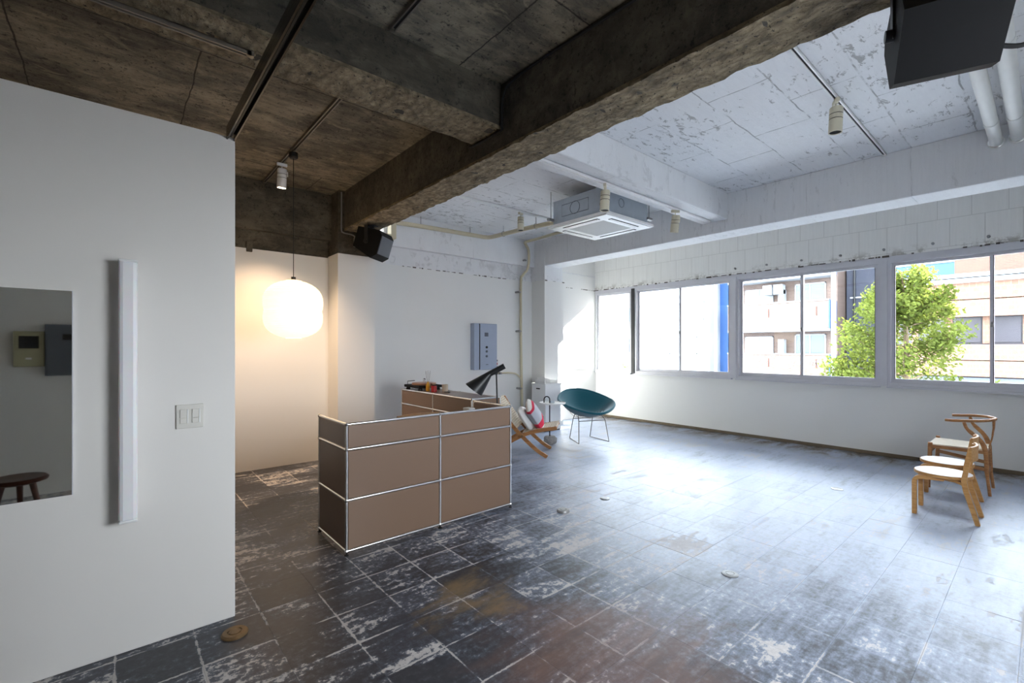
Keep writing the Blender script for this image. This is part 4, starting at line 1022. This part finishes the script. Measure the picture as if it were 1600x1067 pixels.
# office building
b4 = thing('office_building', 'terracotta tiled office building with a dark ribbon window', 'building')
MB().box((XF+.5, -30, ZG), (XF+14, 5.1, 9)).build('core', M['bglass_dark'], b4, smooth=False)
for (z0, z1) in ((.08, 1.55), (2.85, 4.42)):
    MB().box((XF, -30, z0), (XF+.6, 5.1, (z0+z1)/2-.02)).build('tiled_band', M['brick_office'], b4, smooth=False)
    MB().box((XF, -30, (z0+z1)/2+.02), (XF+.6, 5.1, z1)).build('tiled_band', M['brick_office'], b4, smooth=False)
MB().box((XF-.15, -30, 4.42), (XF+.7, 5.1, 4.62)).build('white_band', M['bwhite'], b4, smooth=False)
MB().box((XF-.05, -30, 4.68), (XF+.7, 5.1, 4.86)).build('white_band', M['bwhite'], b4, smooth=False)
MB().box((XF+.3, -30, 4.9), (XF+.8, 2.95, 9)).build('upper_wall', M['brick_red'], b4, smooth=False)
MB().box((XF+.3, 2.95, 4.9), (XF+.7, 5.1, 5.5)).build('blue_panel', M['blue_paint'], b4, smooth=False)
MB().box((XF+.25, 2.95, 5.5), (XF+.7, 5.1, 6.4)).build('white_panel', M['bwhite'], b4, smooth=False)
for k in range(10):
    y = 4.4-k*1.25; MB().box((XF+.42, y-.12, 1.6), (XF+.52, y+.12, 2.85)).build('ribbon_mullion', M['brick_office'], b4, smooth=False)
    MB().box((XF+.44, y-1.07, 1.66), (XF+.49, y-.18, 2.8)).build('pane', M['bglass_dark'], b4, smooth=False)
MB().box((XF+.2, -30, -.5), (XF+.5, 5.1, .02)).build('dark_grid', M['panel_grey'], b4, smooth=False)
MB().box((XF-.05, -30, ZG), (XF+.6, 5.1, -.5)).build('tiled_base', M['brick_office'], b4, smooth=False)
MB().box((XF+.5, -34, 9), (XF+14, -6.95, 36)).build('tower_block', M['brick_red'], b4, smooth=False)  # unseen tower, added to keep sun out of all but the narrow window

# street tree
tr = thing('street_tree', 'leafy green street tree outside the right hand windows', 'tree', (17.6, 2.75, ZG))
MB().tube(smooth_path([(0, 0, 0), (.05, .02, 2), (-.03, -.04, 4), (0, 0, 5.8), (.03, .1, 7.6)], 4), [.16 - .0085*k for k in range(17)], 10).build('trunk', M['bark'], tr)
br_ = MB(); clus = []
for k in range(74):
    h = R.uniform(.0, 1.0)**1.15; z0 = 3.0+h*4.6; a = R.uniform(0, 2*PI); L = (1.85*(1-h)**.8+.35)*R.uniform(.7, 1.12)
    e = Vector((math.cos(a)*L, math.sin(a)*L, z0+.45*L)); br_.tube([(0, 0, z0), (e.x*.5, e.y*.5, z0+.12*L), e], [.035*(1.2-h), .02, .006], 6)
    for q in (.45, .7, .88, 1.0): clus.append((Vector((e.x*q, e.y*q, z0+(.45*L)*q*q)), .20+.12*R.random()))
br_.build('branches', M['bark'], tr)
vs, fs = [], []
for (c, rad) in clus:
    for j in range(66):
        d = Vector((R.gauss(0, 1), R.gauss(0, 1), R.gauss(0, 1))).normalized()*rad*R.random()**.45*1.25
        p = c+d; nn = Vector((R.gauss(0, 1), R.gauss(0, 1), R.gauss(0, 1)+.8)).normalized(); u = nn.orthogonal().normalized(); v = nn.cross(u); s_ = R.uniform(.045, .075)
        b = len(vs); vs += [p-u*s_, p+v*s_*.55, p+u*s_, p-v*s_*.55]; fs.append((b, b+1, b+2, b+3))
lf = MB().add(vs, fs).build('foliage', M['leaf'], tr, smooth=False); lf['kind'] = 'stuff'
b5 = thing('shrub', 'small shrub below the narrow left window', 'shrub', (26, 18.4, ZG))
vs, fs = [], []
for j in range(700):
    p = Vector((R.gauss(0, .35), R.gauss(0, .35), 3.4+R.gauss(0, .55))); nn = Vector((R.gauss(0, 1), R.gauss(0, 1), R.gauss(0, 1))).normalized(); u = nn.orthogonal().normalized(); v = nn.cross(u); s_ = .07
    b = len(vs); vs += [p-u*s_, p+v*s_*.6, p+u*s_, p-v*s_*.6]; fs.append((b, b+1, b+2, b+3))
MB().add(vs, fs).build('foliage', M['leaf'], b5, smooth=False)['kind'] = 'stuff'
MB().tube([(0, 0, 0), (.05, .05, 1.8), (0, 0, 3.6)], [.06, .04, .01], 8).build('stem', M['bark'], b5)
